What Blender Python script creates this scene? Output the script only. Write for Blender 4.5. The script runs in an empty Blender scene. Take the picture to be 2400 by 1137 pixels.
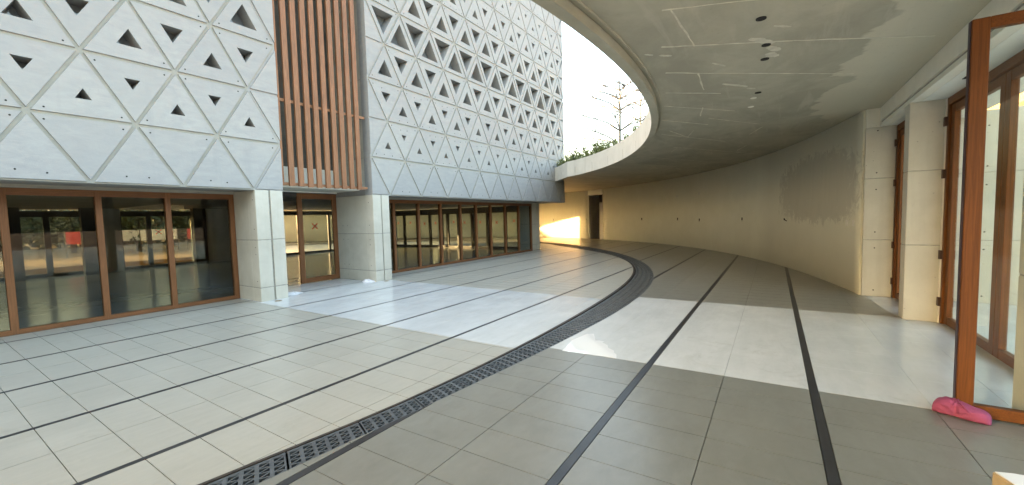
import bpy, bmesh, math, random
from mathutils import Vector, Matrix
random.seed(7)
R = math.radians
SC = bpy.context.scene
COL = SC.collection

# ------------------------------------------------------------------ camera
CAM_H = 1.6
F_PX, YAW, PITCH, ROLL = 943.4, R(33.05), R(-3.49), R(-1.43)
fw = Vector((math.cos(YAW) * math.cos(PITCH), math.sin(YAW) * math.cos(PITCH), math.sin(PITCH)))
rt0 = Vector((math.sin(YAW), -math.cos(YAW), 0))
up0 = rt0.cross(fw)
rt = math.cos(ROLL) * rt0 + math.sin(ROLL) * up0
up = -math.sin(ROLL) * rt0 + math.cos(ROLL) * up0
cam = bpy.data.cameras.new('camera')
cam.sensor_width = 36.0
cam.lens = F_PX / 2400.0 * 36.0
cam.clip_start = 0.05
cam.clip_end = 2000
camo = bpy.data.objects.new('camera', cam)
COL.objects.link(camo)
M = Matrix((rt, up, -fw)).transposed().to_4x4()
M.translation = Vector((0, 0, CAM_H))
camo.matrix_world = M
SC.camera = camo

# ------------------------------------------------------------------ sky, sun, exposure
SUN_AZ = Vector((-0.666, 0.746))
SUN_EL = R(10.0)
w = bpy.data.worlds.new('World')
SC.world = w
w.use_nodes = True
nt = w.node_tree
bg = nt.nodes['Background']
sky = nt.nodes.new('ShaderNodeTexSky')
sky.sky_type = 'NISHITA'
sky.sun_disc = False
sky.sun_elevation = SUN_EL
sky.sun_rotation = math.atan2(SUN_AZ.x, SUN_AZ.y)
sky.air_density = 1.15
sky.dust_density = 9.0
sky.ozone_density = 0.25
nt.links.new(sky.outputs[0], bg.inputs[0])
bg.inputs[1].default_value = 0.12
sun = bpy.data.lights.new('sun', 'SUN')
sun.energy = 2.0
sun.angle = R(0.6)
sun.color = (1.0, 0.52, 0.20)
suno = bpy.data.objects.new('sun', sun)
COL.objects.link(suno)
sd = Vector((SUN_AZ.x * math.cos(SUN_EL), SUN_AZ.y * math.cos(SUN_EL), math.sin(SUN_EL)))
suno.rotation_euler = sd.to_track_quat('Z', 'Y').to_euler()
suno.location = (-20, 40, 30)
vs = SC.view_settings
vs.view_transform = 'Standard'
vs.look = 'None'
vs.exposure = 4.36
vs.gamma = 1.0
vs.use_curve_mapping = False
cy = SC.cycles
cy.max_bounces = 12
cy.diffuse_bounces = 9
cy.glossy_bounces = 4
cy.transmission_bounces = 6
cy.transparent_max_bounces = 16
cy.sample_clamp_indirect = 6.0
cy.caustics_reflective = False
cy.caustics_refractive = False
cy.use_denoising = True


# ------------------------------------------------------------------ materials
def nm(name):
    m = bpy.data.materials.new(name)
    m.use_nodes = True
    return m, m.node_tree, m.node_tree.nodes['Principled BSDF']


def N(nt, t, **kw):
    n = nt.nodes.new(t)
    for k, v in kw.items():
        setattr(n, k, v)
    return n


def mapped(nt, scale=(1, 1, 1), rot=(0, 0, 0)):
    g = N(nt, 'ShaderNodeNewGeometry')
    mp = N(nt, 'ShaderNodeMapping')
    mp.inputs['Scale'].default_value = scale
    mp.inputs['Rotation'].default_value = rot
    nt.links.new(g.outputs['Position'], mp.inputs['Vector'])
    return mp.outputs[0]


def noise(nt, vec, scale, detail=6, rough=0.6, dist=0.0):
    n = N(nt, 'ShaderNodeTexNoise')
    n.inputs['Scale'].default_value = scale
    n.inputs['Detail'].default_value = detail
    n.inputs['Roughness'].default_value = rough
    n.inputs['Distortion'].default_value = dist
    nt.links.new(vec, n.inputs['Vector'])
    return n.outputs['Fac']


def ramp(nt, fac, lo, hi, a=0.0, b=1.0):
    n = N(nt, 'ShaderNodeMapRange')
    n.inputs['From Min'].default_value = lo
    n.inputs['From Max'].default_value = hi
    n.inputs['To Min'].default_value = a
    n.inputs['To Max'].default_value = b
    nt.links.new(fac, n.inputs['Value'])
    return n.outputs[0]


def mixc(nt, fac, a, b, blend='MIX'):
    n = N(nt, 'ShaderNodeMix', data_type='RGBA', blend_type=blend)
    for sock, v in ((n.inputs[0], fac), (n.inputs[6], a), (n.inputs[7], b)):
        if hasattr(v, 'is_linked') or hasattr(v, 'links'):
            nt.links.new(v, sock)
        elif isinstance(v, (tuple, list)):
            sock.default_value = (*v[:3], 1)
        else:
            sock.default_value = v
    return n.outputs[2]


def math2(nt, op, a, b=None):
    n = N(nt, 'ShaderNodeMath', operation=op)
    for s, v in zip(n.inputs, (a, b)):
        if v is None:
            continue
        if hasattr(v, 'links'):
            nt.links.new(v, s)
        else:
            s.default_value = v
    return n.outputs[0]


def bump(nt, bs, h, strength=0.2, dist=0.01):
    b = N(nt, 'ShaderNodeBump')
    b.inputs['Strength'].default_value = strength
    b.inputs['Distance'].default_value = dist
    nt.links.new(h, b.inputs['Height'])
    nt.links.new(b.outputs[0], bs.inputs['Normal'])


def concrete(name, c1, c2, cstain, stain=0.4, streak=0.25, scale=1.0, rough=0.75, bs=0.25):
    m, nt, p = nm(name)
    v = mapped(nt)
    n1 = noise(nt, v, 2.2 * scale, 9, 0.65, 0.4)
    n2 = noise(nt, v, 0.55 * scale, 5, 0.6, 0.8)
    n3 = noise(nt, mapped(nt, (5, 5, 0.35)), 1.2 * scale, 5, 0.6)
    n4 = noise(nt, v, 38 * scale, 3, 0.6)
    col = mixc(nt, ramp(nt, n1, 0.36, 0.64), c1, c2)
    col = mixc(nt, ramp(nt, n2, 0.48, 0.72, 0, stain), col, cstain)
    col = mixc(nt, ramp(nt, n3, 0.55, 0.75, 0, streak), col, cstain)
    col = mixc(nt, ramp(nt, n4, 0.62, 0.75, 0, 0.25), col, tuple(x * 0.7 for x in c1))
    vor = N(nt, 'ShaderNodeTexVoronoi')
    vor.inputs['Scale'].default_value = 9.0
    nt.links.new(v, vor.inputs['Vector'])
    pit = math2(nt, 'MULTIPLY', ramp(nt, vor.outputs['Distance'], 0.10, 0.055, 0, 0.7), ramp(nt, noise(nt, v, 3.1, 3), 0.52, 0.60))
    col = mixc(nt, pit, col, tuple(x * 0.45 for x in c1))
    nt.links.new(col, p.inputs['Base Color'])
    p.inputs['Roughness'].default_value = rough
    h = math2(nt, 'ADD', n1, math2(nt, 'MULTIPLY', n4, 0.4))
    bump(nt, p, h, bs, 0.012)
    return m


def facade_mat():
    m, nt, p = nm('facade_concrete')
    v = mapped(nt)
    n1 = noise(nt, mapped(nt, (1, 1, 2.6)), 3.4, 10, 0.70, 0.5)
    n2 = noise(nt, v, 0.8, 6, 0.65, 1.0)
    n3 = noise(nt, mapped(nt, (6, 6, 0.5)), 1.1, 6, 0.6)
    n4 = noise(nt, v, 30, 4, 0.65)
    isl = N(nt, 'ShaderNodeObjectInfo').outputs['Random']
    col = mixc(nt, ramp(nt, n1, 0.36, 0.64), (0.305, 0.31, 0.308), (0.365, 0.368, 0.357))
    col = mixc(nt, ramp(nt, n2, 0.45, 0.66, 0, 0.55), col, (0.36, 0.363, 0.347))
    col = mixc(nt, ramp(nt, n3, 0.58, 0.74, 0, 0.35), col, (0.27, 0.277, 0.278))
    col = mixc(nt, ramp(nt, n4, 0.62, 0.74, 0, 0.30), col, (0.25, 0.258, 0.262))
    col = mixc(nt, ramp(nt, isl, 0, 1, 0, 0.45), col, (0.285, 0.29, 0.288))
    nt.links.new(col, p.inputs['Base Color'])
    p.inputs['Roughness'].default_value = 0.7
    bump(nt, p, math2(nt, 'ADD', n1, math2(nt, 'MULTIPLY', n4, 0.4)), 0.25, 0.01)
    return m


def plain(name, c, rough=0.5, metal=0.0, var=0.12, scale=9.0, spec=0.5):
    m, nt, p = nm(name)
    n = noise(nt, mapped(nt), scale, 5)
    nt.links.new(mixc(nt, ramp(nt, n, 0.3, 0.7), tuple(x * (1 - var) for x in c), tuple(min(1, x * (1 + var)) for x in c)), p.inputs['Base Color'])
    p.inputs['Roughness'].default_value = rough
    p.inputs['Metallic'].default_value = metal
    p.inputs['Specular IOR Level'].default_value = spec
    return m


def wood(name, c1, c2, rough=0.5, vertical=True, spec=0.3):
    m, nt, p = nm(name)
    n = noise(nt, mapped(nt, (42, 42, 1.1) if vertical else (1.4, 42, 42)), 1.7, 9, 0.72, 0.9)
    n2 = noise(nt, mapped(nt), 1.5, 3)
    isl = N(nt, 'ShaderNodeNewGeometry').outputs['Random Per Island']
    col = mixc(nt, ramp(nt, n, 0.36, 0.64), tuple(x * 0.72 for x in c1), tuple(x * 1.12 for x in c2))
    col = mixc(nt, ramp(nt, n2, 0.4, 0.7, 0, 0.4), col, tuple(x * 0.75 for x in c1))
    col = mixc(nt, ramp(nt, isl, 0, 1, 0, 0.22), col, tuple(x * 0.72 for x in c2))
    nt.links.new(col, p.inputs['Base Color'])
    p.inputs['Roughness'].default_value = rough
    p.inputs['Specular IOR Level'].default_value = spec
    bump(nt, p, n, 0.12, 0.003)
    return m


def tile(name, c1, c2, cvein, rough, rvar, stretch=(0.7, 5, 1), island=0.10, vein=0.35):
    m, nt, p = nm(name)
    v = mapped(nt, stretch)
    n1 = noise(nt, v, 4.0, 8, 0.68, 0.6)
    n2 = noise(nt, mapped(nt), 0.5, 5, 0.6, 0.5)
    n3 = noise(nt, mapped(nt), 11, 6, 0.7)
    isl = N(nt, 'ShaderNodeNewGeometry').outputs['Random Per Island']
    col = mixc(nt, ramp(nt, n1, 0.35, 0.68), c1, c2)
    col = mixc(nt, ramp(nt, n1, 0.62, 0.78, 0, vein), col, cvein)
    col = mixc(nt, ramp(nt, n2, 0.5, 0.75, 0, 0.35), col, cvein)
    col = mixc(nt, ramp(nt, isl, 0, 1, 0, island * 4), col, tuple(x * 0.86 for x in c1))
    nt.links.new(col, p.inputs['Base Color'])
    n4 = noise(nt, mapped(nt, (1, 1.6, 1)), 1.6, 4, 0.5, 0.3)
    nt.links.new(ramp(nt, n4, 0.25, 0.75, rough - rvar, rough + rvar), p.inputs['Roughness'])
    col = mixc(nt, ramp(nt, n3, 0.50, 0.72, 0, 0.30), col, tuple(x * 0.84 for x in c1))
    col = mixc(nt, ramp(nt, n4, 0.45, 0.70, 0, 0.30), col, tuple(min(1, x * 1.10) for x in c2))
    n5 = noise(nt, mapped(nt, (1, 1, 1)), 2.3, 9, 0.72, 1.4)
    n6 = noise(nt, mapped(nt), 0.33, 3, 0.5)
    dirt = math2(nt, 'MULTIPLY', ramp(nt, n5, 0.54, 0.70), ramp(nt, n6, 0.46, 0.60, 0, 0.35))
    col = mixc(nt, dirt, col, (c1[0] * 0.66, c1[1] * 0.62, c1[2] * 0.55))
    nt.links.new(col, p.inputs['Base Color'])
    return m


def glass(name, tint, ior=1.45):
    m, nt, p = nm(name)
    nt.nodes.remove(p)
    tr = N(nt, 'ShaderNodeBsdfTransparent')
    tr.inputs[0].default_value = (*tint, 1)
    gl = N(nt, 'ShaderNodeBsdfGlossy')
    gl.inputs['Roughness'].default_value = 0.01
    gl.inputs[0].default_value = (1, 1, 1, 1)
    fr = N(nt, 'ShaderNodeFresnel')
    bf = N(nt, 'ShaderNodeNewGeometry').outputs['Backfacing']
    nt.links.new(ramp(nt, bf, 0, 1, ior, 1 / ior), fr.inputs[0])
    mx = N(nt, 'ShaderNodeMixShader')
    nt.links.new(fr.outputs[0], mx.inputs[0])
    nt.links.new(tr.outputs[0], mx.inputs[1])
    nt.links.new(gl.outputs[0], mx.inputs[2])
    nt.links.new(mx.outputs[0], nt.nodes['Material Output'].inputs[0])
    return m


MAT = {}
MAT['facade'] = facade_mat()
MAT['pier'] = concrete('pier_concrete', (0.515, 0.50, 0.425), (0.58, 0.565, 0.485), (0.41, 0.39, 0.31), 0.5, 0.3, 1.0, 0.75)
MAT['groove'] = concrete('groove_concrete', (0.295, 0.295, 0.26), (0.34, 0.34, 0.30), (0.25, 0.25, 0.22), 0.4, 0.2, 1.4, 0.85)
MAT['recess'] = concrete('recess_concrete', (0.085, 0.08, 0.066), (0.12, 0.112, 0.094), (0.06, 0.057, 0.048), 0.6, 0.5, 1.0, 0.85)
MAT['joint'] = plain('joint_concrete', (0.34, 0.33, 0.29), 0.85, 0, 0.2, 14)
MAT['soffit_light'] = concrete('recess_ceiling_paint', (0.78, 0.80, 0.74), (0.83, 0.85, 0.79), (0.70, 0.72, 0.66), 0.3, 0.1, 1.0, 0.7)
MAT['lintel'] = concrete('lintel_concrete', (0.70, 0.69, 0.60), (0.76, 0.75, 0.66), (0.60, 0.585, 0.49), 0.4, 0.2, 1.0, 0.75)
MAT['fascia'] = concrete('fascia_concrete', (0.72, 0.715, 0.66), (0.79, 0.785, 0.73), (0.62, 0.61, 0.55), 0.4, 0.5, 1.0, 0.75)
MAT['seam'] = plain('seam_concrete', (0.62, 0.605, 0.50), 0.8, 0, 0.25, 7)
MAT['patch'] = plain('patch_plaster', (0.56, 0.55, 0.46), 0.8, 0, 0.15, 12)
MAT['dark'] = plain('dark_hole', (0.012, 0.012, 0.012), 0.9)
MAT['white_plastic'] = plain('white_plastic', (0.75, 0.74, 0.68), 0.4, 0, 0.04)
MAT['frame'] = wood('brown_window_frame', (0.185, 0.080, 0.032), (0.25, 0.112, 0.048), 0.4)
MAT['frame_h'] = wood('brown_window_rail', (0.185, 0.080, 0.032), (0.25, 0.112, 0.048), 0.4, False)
MAT['frame_dark'] = plain('dark_window_frame', (0.045, 0.042, 0.04), 0.45)
MAT['slat'] = wood('slat_wood', (0.225, 0.102, 0.048), (0.32, 0.157, 0.08), 0.5)
MAT['rail'] = wood('slat_rail_wood', (0.30, 0.15, 0.075), (0.36, 0.19, 0.10), 0.5, False)
MAT['door'] = wood('orange_door_wood', (0.13, 0.042, 0.007), (0.18, 0.062, 0.012), 0.5)
MAT['door_h'] = wood('orange_door_rail', (0.13, 0.042, 0.007), (0.18, 0.062, 0.012), 0.5, False)
MAT['door_edge'] = plain('door_edge', (0.035, 0.018, 0.035), 0.45)
MAT['hinge'] = plain('hinge_metal', (0.06, 0.03, 0.02), 0.45, 0.4)
MAT['pane'] = glass('window_glass', (0.74, 0.79, 0.81), 1.33)
MAT['pane_dark'] = glass('tinted_glass', (0.58, 0.60, 0.55))
MAT['pane_clear'] = glass('door_glass', (0.95, 0.97, 0.95), 1.2)
MAT['upper_glass'] = plain('upper_window_glass', (0.20, 0.225, 0.25), 0.06, 0.0, 0.1, 2, 0.9)
MAT['tape'] = plain('red_tape', (0.80, 0.05, 0.03), 0.6)
MAT['tile_in'] = tile('beige_courtyard_tile', (0.37, 0.36, 0.305), (0.415, 0.405, 0.345), (0.325, 0.31, 0.255), 0.34, 0.05, (0.7, 5, 1), 0.09, 0.3)
MAT['tile_out'] = tile('grey_walkway_tile', (0.19, 0.193, 0.168), (0.235, 0.238, 0.208), (0.18, 0.177, 0.148), 0.30, 0.0, (1.0, 2.0, 1), 0.13, 0.06)
MAT['marble'] = tile('white_marble_tile', (0.55, 0.57, 0.555), (0.605, 0.625, 0.61), (0.475, 0.495, 0.48), 0.20, 0.06, (0.5, 2.2, 1), 0.04, 0.3)
MAT['grout'] = plain('grout', (0.17, 0.16, 0.13), 0.9, 0, 0.2, 6)
MAT['grout_pale'] = plain('pale_grout', (0.25, 0.235, 0.185), 0.9, 0, 0.3, 6)
MAT['strip'] = plain('black_inlay', (0.028, 0.029, 0.031), 0.38, 0, 0.3, 5)
MAT['grate'] = plain('cast_grating', (0.135, 0.15, 0.16), 0.42, 0.55, 0.25, 12)
MAT['grate_edge'] = plain('rusty_edge_angle', (0.055, 0.045, 0.036), 0.6, 0.4, 0.4, 8)
MAT['channel'] = plain('channel_bottom', (0.012, 0.013, 0.014), 0.9, 0, 0.2, 8)
MAT['int_floor'] = tile('interior_floor_tile', (0.27, 0.275, 0.255), (0.32, 0.325, 0.30), (0.23, 0.233, 0.215), 0.16, 0.02, (1, 3, 1))
MAT['int_ceiling'] = concrete('interior_ceiling', (0.26, 0.255, 0.235), (0.31, 0.305, 0.285), (0.22, 0.215, 0.195), 0.4, 0.2)
MAT['grey_door'] = plain('grey_steel_door', (0.42, 0.42, 0.40), 0.45, 0, 0.05)
MAT['room'] = plain('storeroom_wall', (0.40, 0.40, 0.38), 0.8, 0, 0.1)
MAT['pink'] = plain('pink_cotton', (0.31, 0.065, 0.155), 0.85, 0, 0.12, 14)
_n = MAT['pink'].node_tree
bump(_n, _n.nodes['Principled BSDF'], math2(_n, 'ADD', noise(_n, mapped(_n, (1, 1, 0.6), (0.4, 0.3, 0.5)), 55, 5, 0.6, 1.5), math2(_n, 'MULTIPLY', noise(_n, mapped(_n), 420, 2), 0.25)), 0.6, 0.006)
MAT['cloth'] = plain('white_cloth', (0.72, 0.72, 0.73), 0.9, 0, 0.06, 20)
MAT['card'] = plain('tan_cardboard', (0.36, 0.30, 0.21), 0.8, 0, 0.1, 8)
MAT['paper'] = plain('white_paper', (0.78, 0.78, 0.75), 0.7, 0, 0.03)
MAT['cap'] = plain('brass_cap', (0.26, 0.20, 0.12), 0.4, 0.6)
MAT['leaf'] = plain('shrub_leaf', (0.11, 0.135, 0.035), 0.55, 0, 0.45, 8)
MAT['tree_leaf'] = plain('tree_leaf', (0.055, 0.075, 0.025), 0.6, 0, 0.45, 3)
MAT['twig'] = plain('grey_twig', (0.07, 0.08, 0.09), 0.9, 0, 0.2, 12)
MAT['bark'] = plain('bark', (0.11, 0.085, 0.06), 0.9, 0, 0.3, 12)
MAT['soil'] = plain('planter_soil', (0.10, 0.075, 0.05), 0.95, 0, 0.3, 10)
MAT['grass'] = concrete('dry_grass_ground', (0.20, 0.115, 0.04), (0.27, 0.16, 0.06), (0.14, 0.10, 0.035), 0.6, 0.0, 0.6, 0.95)
MAT['red'] = plain('red_banner_cloth', (0.55, 0.04, 0.035), 0.7)
MAT['white'] = plain('white_banner_cloth', (0.72, 0.70, 0.64), 0.7)
MAT['yellow'] = plain('yellow_louvre', (0.72, 0.55, 0.18), 0.6)
MAT['orange'] = plain('orange_render', (0.62, 0.20, 0.07), 0.8)
MAT['greywall'] = plain('grey_render', (0.42, 0.43, 0.42), 0.8)
MAT['brown'] = plain('brown_eave', (0.34, 0.22, 0.12), 0.7)


def make_soffit():
    m, nt, p = nm('canopy_concrete')
    v = mapped(nt)
    n1 = noise(nt, v, 1.7, 9, 0.65, 0.6)
    n2 = noise(nt, mapped(nt, (0.5, 1.0, 1), (0, 0, 0.7)), 0.9, 7, 0.62, 1.0)
    n3 = noise(nt, v, 26, 4, 0.6)
    n5 = noise(nt, mapped(nt, (0.35, 3.2, 1), (0, 0, 0.9)), 1.5, 6, 0.6, 0.5)
    col = mixc(nt, ramp(nt, n1, 0.35, 0.66), (0.36, 0.35, 0.275), (0.44, 0.428, 0.34))
    col = mixc(nt, ramp(nt, n2, 0.44, 0.62, 0, 0.75), col, (0.295, 0.287, 0.23))
    col = mixc(nt, ramp(nt, n5, 0.57, 0.67, 0, 0.40), col, (0.50, 0.485, 0.40))
    # the paler second pour by the glazed side, with a wavy cold joint
    sep = N(nt, 'ShaderNodeSeparateXYZ')
    nt.links.new(v, sep.inputs[0])
    wob = noise(nt, mapped(nt, (1, 0.4, 1)), 1.1, 4, 0.55, 0.3)
    yy = math2(nt, 'ADD', sep.outputs[1], ramp(nt, wob, 0.3, 0.7, -0.28, 0.28))
    pale = ramp(nt, yy, -0.70, -0.74, 0, 1)
    lim = ramp(nt, sep.outputs[0], 11.0, 9.6, 0, 1)
    col = mixc(nt, math2(nt, 'MULTIPLY', pale, math2(nt, 'MULTIPLY', lim, 0.75)), col, (0.56, 0.54, 0.43))
    col = mixc(nt, ramp(nt, n3, 0.60, 0.74, 0, 0.3), col, (0.27, 0.26, 0.20))
    nt.links.new(col, p.inputs['Base Color'])
    p.inputs['Roughness'].default_value = 0.72
    bump(nt, p, math2(nt, 'ADD', n1, math2(nt, 'MULTIPLY', n3, 0.3)), 0.22, 0.012)
    return m


def make_plaster():
    m, nt, p = nm('wall_plaster')
    v = mapped(nt)
    n1 = noise(nt, v, 1.3, 8, 0.62, 0.4)
    n2 = noise(nt, mapped(nt, (3.5, 3.5, 0.5)), 1.4, 7, 0.66, 0.8)
    n3 = noise(nt, v, 20, 5, 0.6)
    n4 = noise(nt, v, 4.5, 8, 0.7, 1.2)
    col = mixc(nt, ramp(nt, n1, 0.36, 0.64), (0.79, 0.79, 0.67), (0.83, 0.83, 0.71))
    col = mixc(nt, ramp(nt, n2, 0.52, 0.72, 0, 0.22), col, (0.73, 0.725, 0.60))
    sep = N(nt, 'ShaderNodeSeparateXYZ')
    nt.links.new(v, sep.inputs[0])
    # unpainted trowelled patch near the free end of the wall
    ex = math2(nt, 'POWER', math2(nt, 'ABSOLUTE', math2(nt, 'DIVIDE', math2(nt, 'SUBTRACT', sep.outputs[0], 12.1), 2.2)), 3.0)
    ez = math2(nt, 'POWER', math2(nt, 'ABSOLUTE', math2(nt, 'DIVIDE', math2(nt, 'SUBTRACT', sep.outputs[2], 2.12), 0.80)), 3.0)
    e = math2(nt, 'ADD', ex, ez)
    e = math2(nt, 'ADD', e, ramp(nt, n4, 0.25, 0.75, -0.75, 0.75))
    e = math2(nt, 'ADD', e, ramp(nt, n2, 0.3, 0.7, 0.45, -0.45))
    lim = ramp(nt, e, 1.15, 0.70, 0, 0.72)
    col = mixc(nt, lim, col, mixc(nt, ramp(nt, n2, 0.3, 0.7), (0.34, 0.332, 0.285), (0.46, 0.45, 0.385)))
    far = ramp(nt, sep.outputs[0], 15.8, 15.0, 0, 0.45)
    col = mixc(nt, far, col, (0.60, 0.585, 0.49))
    nt.links.new(col, p.inputs['Base Color'])
    p.inputs['Roughness'].default_value = 0.8
    bump(nt, p, math2(nt, 'ADD', n4, math2(nt, 'MULTIPLY', n3, 0.3)), 0.12, 0.01)
    return m


MAT['soffit'] = make_soffit()
MAT['plaster'] = make_plaster()


# ------------------------------------------------------------------ mesh helpers
class MB:
    def __init__(self):
        self.v, self.f = [], []

    def poly(self, pts):
        n = len(self.v)
        self.v += [tuple(p) for p in pts]
        self.f.append(tuple(range(n, n + len(pts))))
        return self

    def box(self, x0, x1, y0, y1, z0, z1):
        n = len(self.v)
        self.v += [(x0, y0, z0), (x1, y0, z0), (x1, y1, z0), (x0, y1, z0), (x0, y0, z1), (x1, y0, z1), (x1, y1, z1), (x0, y1, z1)]
        self.f += [tuple(n + i for i in q) for q in ((0, 3, 2, 1), (4, 5, 6, 7), (0, 1, 5, 4), (1, 2, 6, 5), (2, 3, 7, 6), (3, 0, 4, 7))]
        return self

    def prism(self, pts, z0, z1):
        """extrude a ccw plan polygon"""
        n, k = len(self.v), len(pts)
        self.v += [(p[0], p[1], z0) for p in pts] + [(p[0], p[1], z1) for p in pts]
        self.f.append(tuple(n + i for i in reversed(range(k))))
        self.f.append(tuple(n + k + i for i in range(k)))
        for i in range(k):
            j = (i + 1) % k
            self.f.append((n + i, n + j, n + k + j, n + k + i))
        return self

    def tube(self, pts, rads, seg=6):
        rings = []
        for i, (p, r) in enumerate(zip(pts, rads)):
            p = Vector(p)
            a = Vector(pts[max(i - 1, 0)])
            b = Vector(pts[min(i + 1, len(pts) - 1)])
            d = (b - a).normalized() if (b - a).length > 1e-6 else Vector((0, 0, 1))
            q = d.orthogonal().normalized()
            s = d.cross(q)
            n = len(self.v)
            for k in range(seg):
                t = 2 * math.pi * k / seg
                self.v.append(tuple(p + r * (math.cos(t) * q + math.sin(t) * s)))
            rings.append(n)
        for a, b in zip(rings, rings[1:]):
            for k in range(seg):
                j = (k + 1) % seg
                self.f.append((a + k, a + j, b + j, b + k))
        self.f.append(tuple(rings[0] + k for k in reversed(range(seg))))
        self.f.append(tuple(rings[-1] + k for k in range(seg)))
        return self

    def disc(self, c, r, axis, depth, seg=12):
        d = Vector(axis).normalized()
        return self.tube([Vector(c) - d * depth / 2, Vector(c) + d * depth / 2], [r, r], seg)

    def mesh(self, name, m, smooth=False):
        me = bpy.data.meshes.new(name)
        me.from_pydata(self.v, [], self.f)
        me.materials.append(MAT[m])
        if smooth:
            for p in me.polygons:
                p.use_smooth = True
        me.update()
        return me

    def build(self, name, m, parent=None, smooth=False):
        return link(name, self.mesh(name, m, smooth), parent)

    def build_each(self, name, m, parent=None, bev=0.0):
        """one object per box or prism added"""
        comp = list(range(len(self.v)))

        def find(a):
            while comp[a] != a:
                comp[a] = comp[comp[a]]
                a = comp[a]
            return a
        for f in self.f:
            for k in f[1:]:
                comp[find(k)] = find(f[0])
        groups = {}
        for f in self.f:
            groups.setdefault(find(f[0]), []).append(f)
        for fs in groups.values():
            ids = sorted({k for f in fs for k in f})
            idx = {k: n for n, k in enumerate(ids)}
            one = MB()
            one.v = [self.v[k] for k in ids]
            one.f = [tuple(idx[k] for k in f) for f in fs]
            o = one.build(name, m, parent)
            if bev:
                bevel(o, bev)


def link(name, me, parent=None, loc=None):
    o = bpy.data.objects.new(name, me)
    COL.objects.link(o)
    if parent:
        o.parent = parent
        if parent.location.length > 0:
            o.matrix_parent_inverse = Matrix.Translation(-parent.location)
    if loc:
        o.location = loc
    return o


def tag(o, label=None, cat=None, group=None, kind=None):
    for k, v in (('label', label), ('category', cat), ('group', group), ('kind', kind)):
        if v:
            o[k] = v
    return o


def empty(name, loc=(0, 0, 0)):
    o = bpy.data.objects.new(name, None)
    o.location = loc
    COL.objects.link(o)
    return o


def bevel(o, width, seg=1):
    b = o.modifiers.new('bevel', 'BEVEL')
    b.width = width
    b.segments = seg
    b.limit_method = 'ANGLE'
    return o


def pix(P):
    d = Vector(P) - Vector((0, 0, CAM_H))
    z = d.dot(fw)
    if z < 0.3:
        return None
    return 1200 + F_PX * d.dot(rt) / z, 568.5 - F_PX * d.dot(up) / z


# ------------------------------------------------------------------ plan curves of the ring court, polar about CC
CC = (6.5, 14.0)


def polyv(c, x):
    r = 0
    for k in c:
        r = r * x + k
    return r


def hermite(tab, x):
    xs = [t[0] for t in tab]
    if x <= xs[0]:
        return tab[0][1]
    if x >= xs[-1]:
        return tab[-1][1]
    i = max(k for k in range(len(xs) - 1) if xs[k] <= x)

    def sl(k):
        a, b = max(k - 1, 0), min(k + 1, len(xs) - 1)
        return (tab[b][1] - tab[a][1]) / (xs[b] - xs[a])
    h = xs[i + 1] - xs[i]
    t = (x - xs[i]) / h
    return ((2 * t ** 3 - 3 * t ** 2 + 1) * tab[i][1] + (t ** 3 - 2 * t ** 2 + t) * h * sl(i)
            + (-2 * t ** 3 + 3 * t ** 2) * tab[i + 1][1] + (t ** 3 - t ** 2) * h * sl(i + 1))


def table(coef, lo, hi, step, before, after):
    n = max(2, int((hi - lo) / step))
    return before + [(lo + (hi - lo) * i / n, polyv(coef, R(lo + (hi - lo) * i / n))) for i in range(n + 1)] + after


T_GI = table([2.28175, 14.2137, 32.2376, 34.3167, 19.5733, 17.6032], -116, -10, 4, [(-160, 17.5), (-140, 14.6), (-128, 13.2)], [(4, 16.2), (30, 17.4), (60, 18.5), (75, 18.8)])
T_GO = table([1.3903, 6.3505, 12.076, 12.656, 18.072], -116, -18, 4, [(-160, 17.8), (-140, 14.9), (-128, 13.52)], [(-8, 16.1), (4, 17.0), (30, 18.3), (60, 19.4), (75, 19.7)])
T_ED = table([-0.59218, -2.8026, -3.701, -1.9416, 11.161], -107, -34, 4, [(-160, 17.5), (-140, 15.2), (-122, 13.4)], [(-16, 12.85), (0, 13.9), (20, 15.1), (48, 17.6), (75, 19.0)])
T_WA = table([0.021541, -0.54993, 1.1037, 6.8538, 21.523], -78, 1, 4, [(-84, 15.4)], [(20, 22.6), (40, 23.3), (60, 23.7), (75, 23.8)])


def cur(tab, deg):
    r = hermite(tab, deg)
    return CC[0] + r * math.cos(R(deg)), CC[1] + r * math.sin(R(deg))


def polar(x, y):
    d = math.degrees(math.atan2(y - CC[1], x - CC[0]))
    if d > 100:
        d -= 360
    return d, math.hypot(x - CC[0], y - CC[1])


def frange(a, b, s):
    n = max(1, int(round((b - a) / s)))
    return [a + (b - a) * i / n for i in range(n + 1)]


Y_SIDE = -2.0     # plane of the glazed side bay
Y_FAC = 8.815     # front plane of the pierced facade


def outer_r(deg):
    """outside limit of the ring: the curved wall, then the straight glazed side"""
    if deg > -78:
        return hermite(T_WA, deg)
    s = math.sin(R(deg))
    r = (Y_SIDE - CC[1]) / s if s < -0.3 else 40
    return min(r, 30)


# ------------------------------------------------------------------ ground
g = MB().poly([(-400, -400, -0.42), (400, -400, -0.42), (400, 400, -0.42), (-400, 400, -0.42)]).build('ground', 'soil')
tag(g, 'bare earth sheet under the whole site', 'ground', kind='structure')
lawn = MB()
lawn.prism([(-120, 25.5), (12.5, 25.5), (14.6, 37.5), (40, 60), (60, 200), (-120, 200)], -0.40, -0.012)
tag(lawn.build('lawn', 'grass'), 'dry golden grass field beyond the building', 'lawn', kind='structure')

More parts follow.
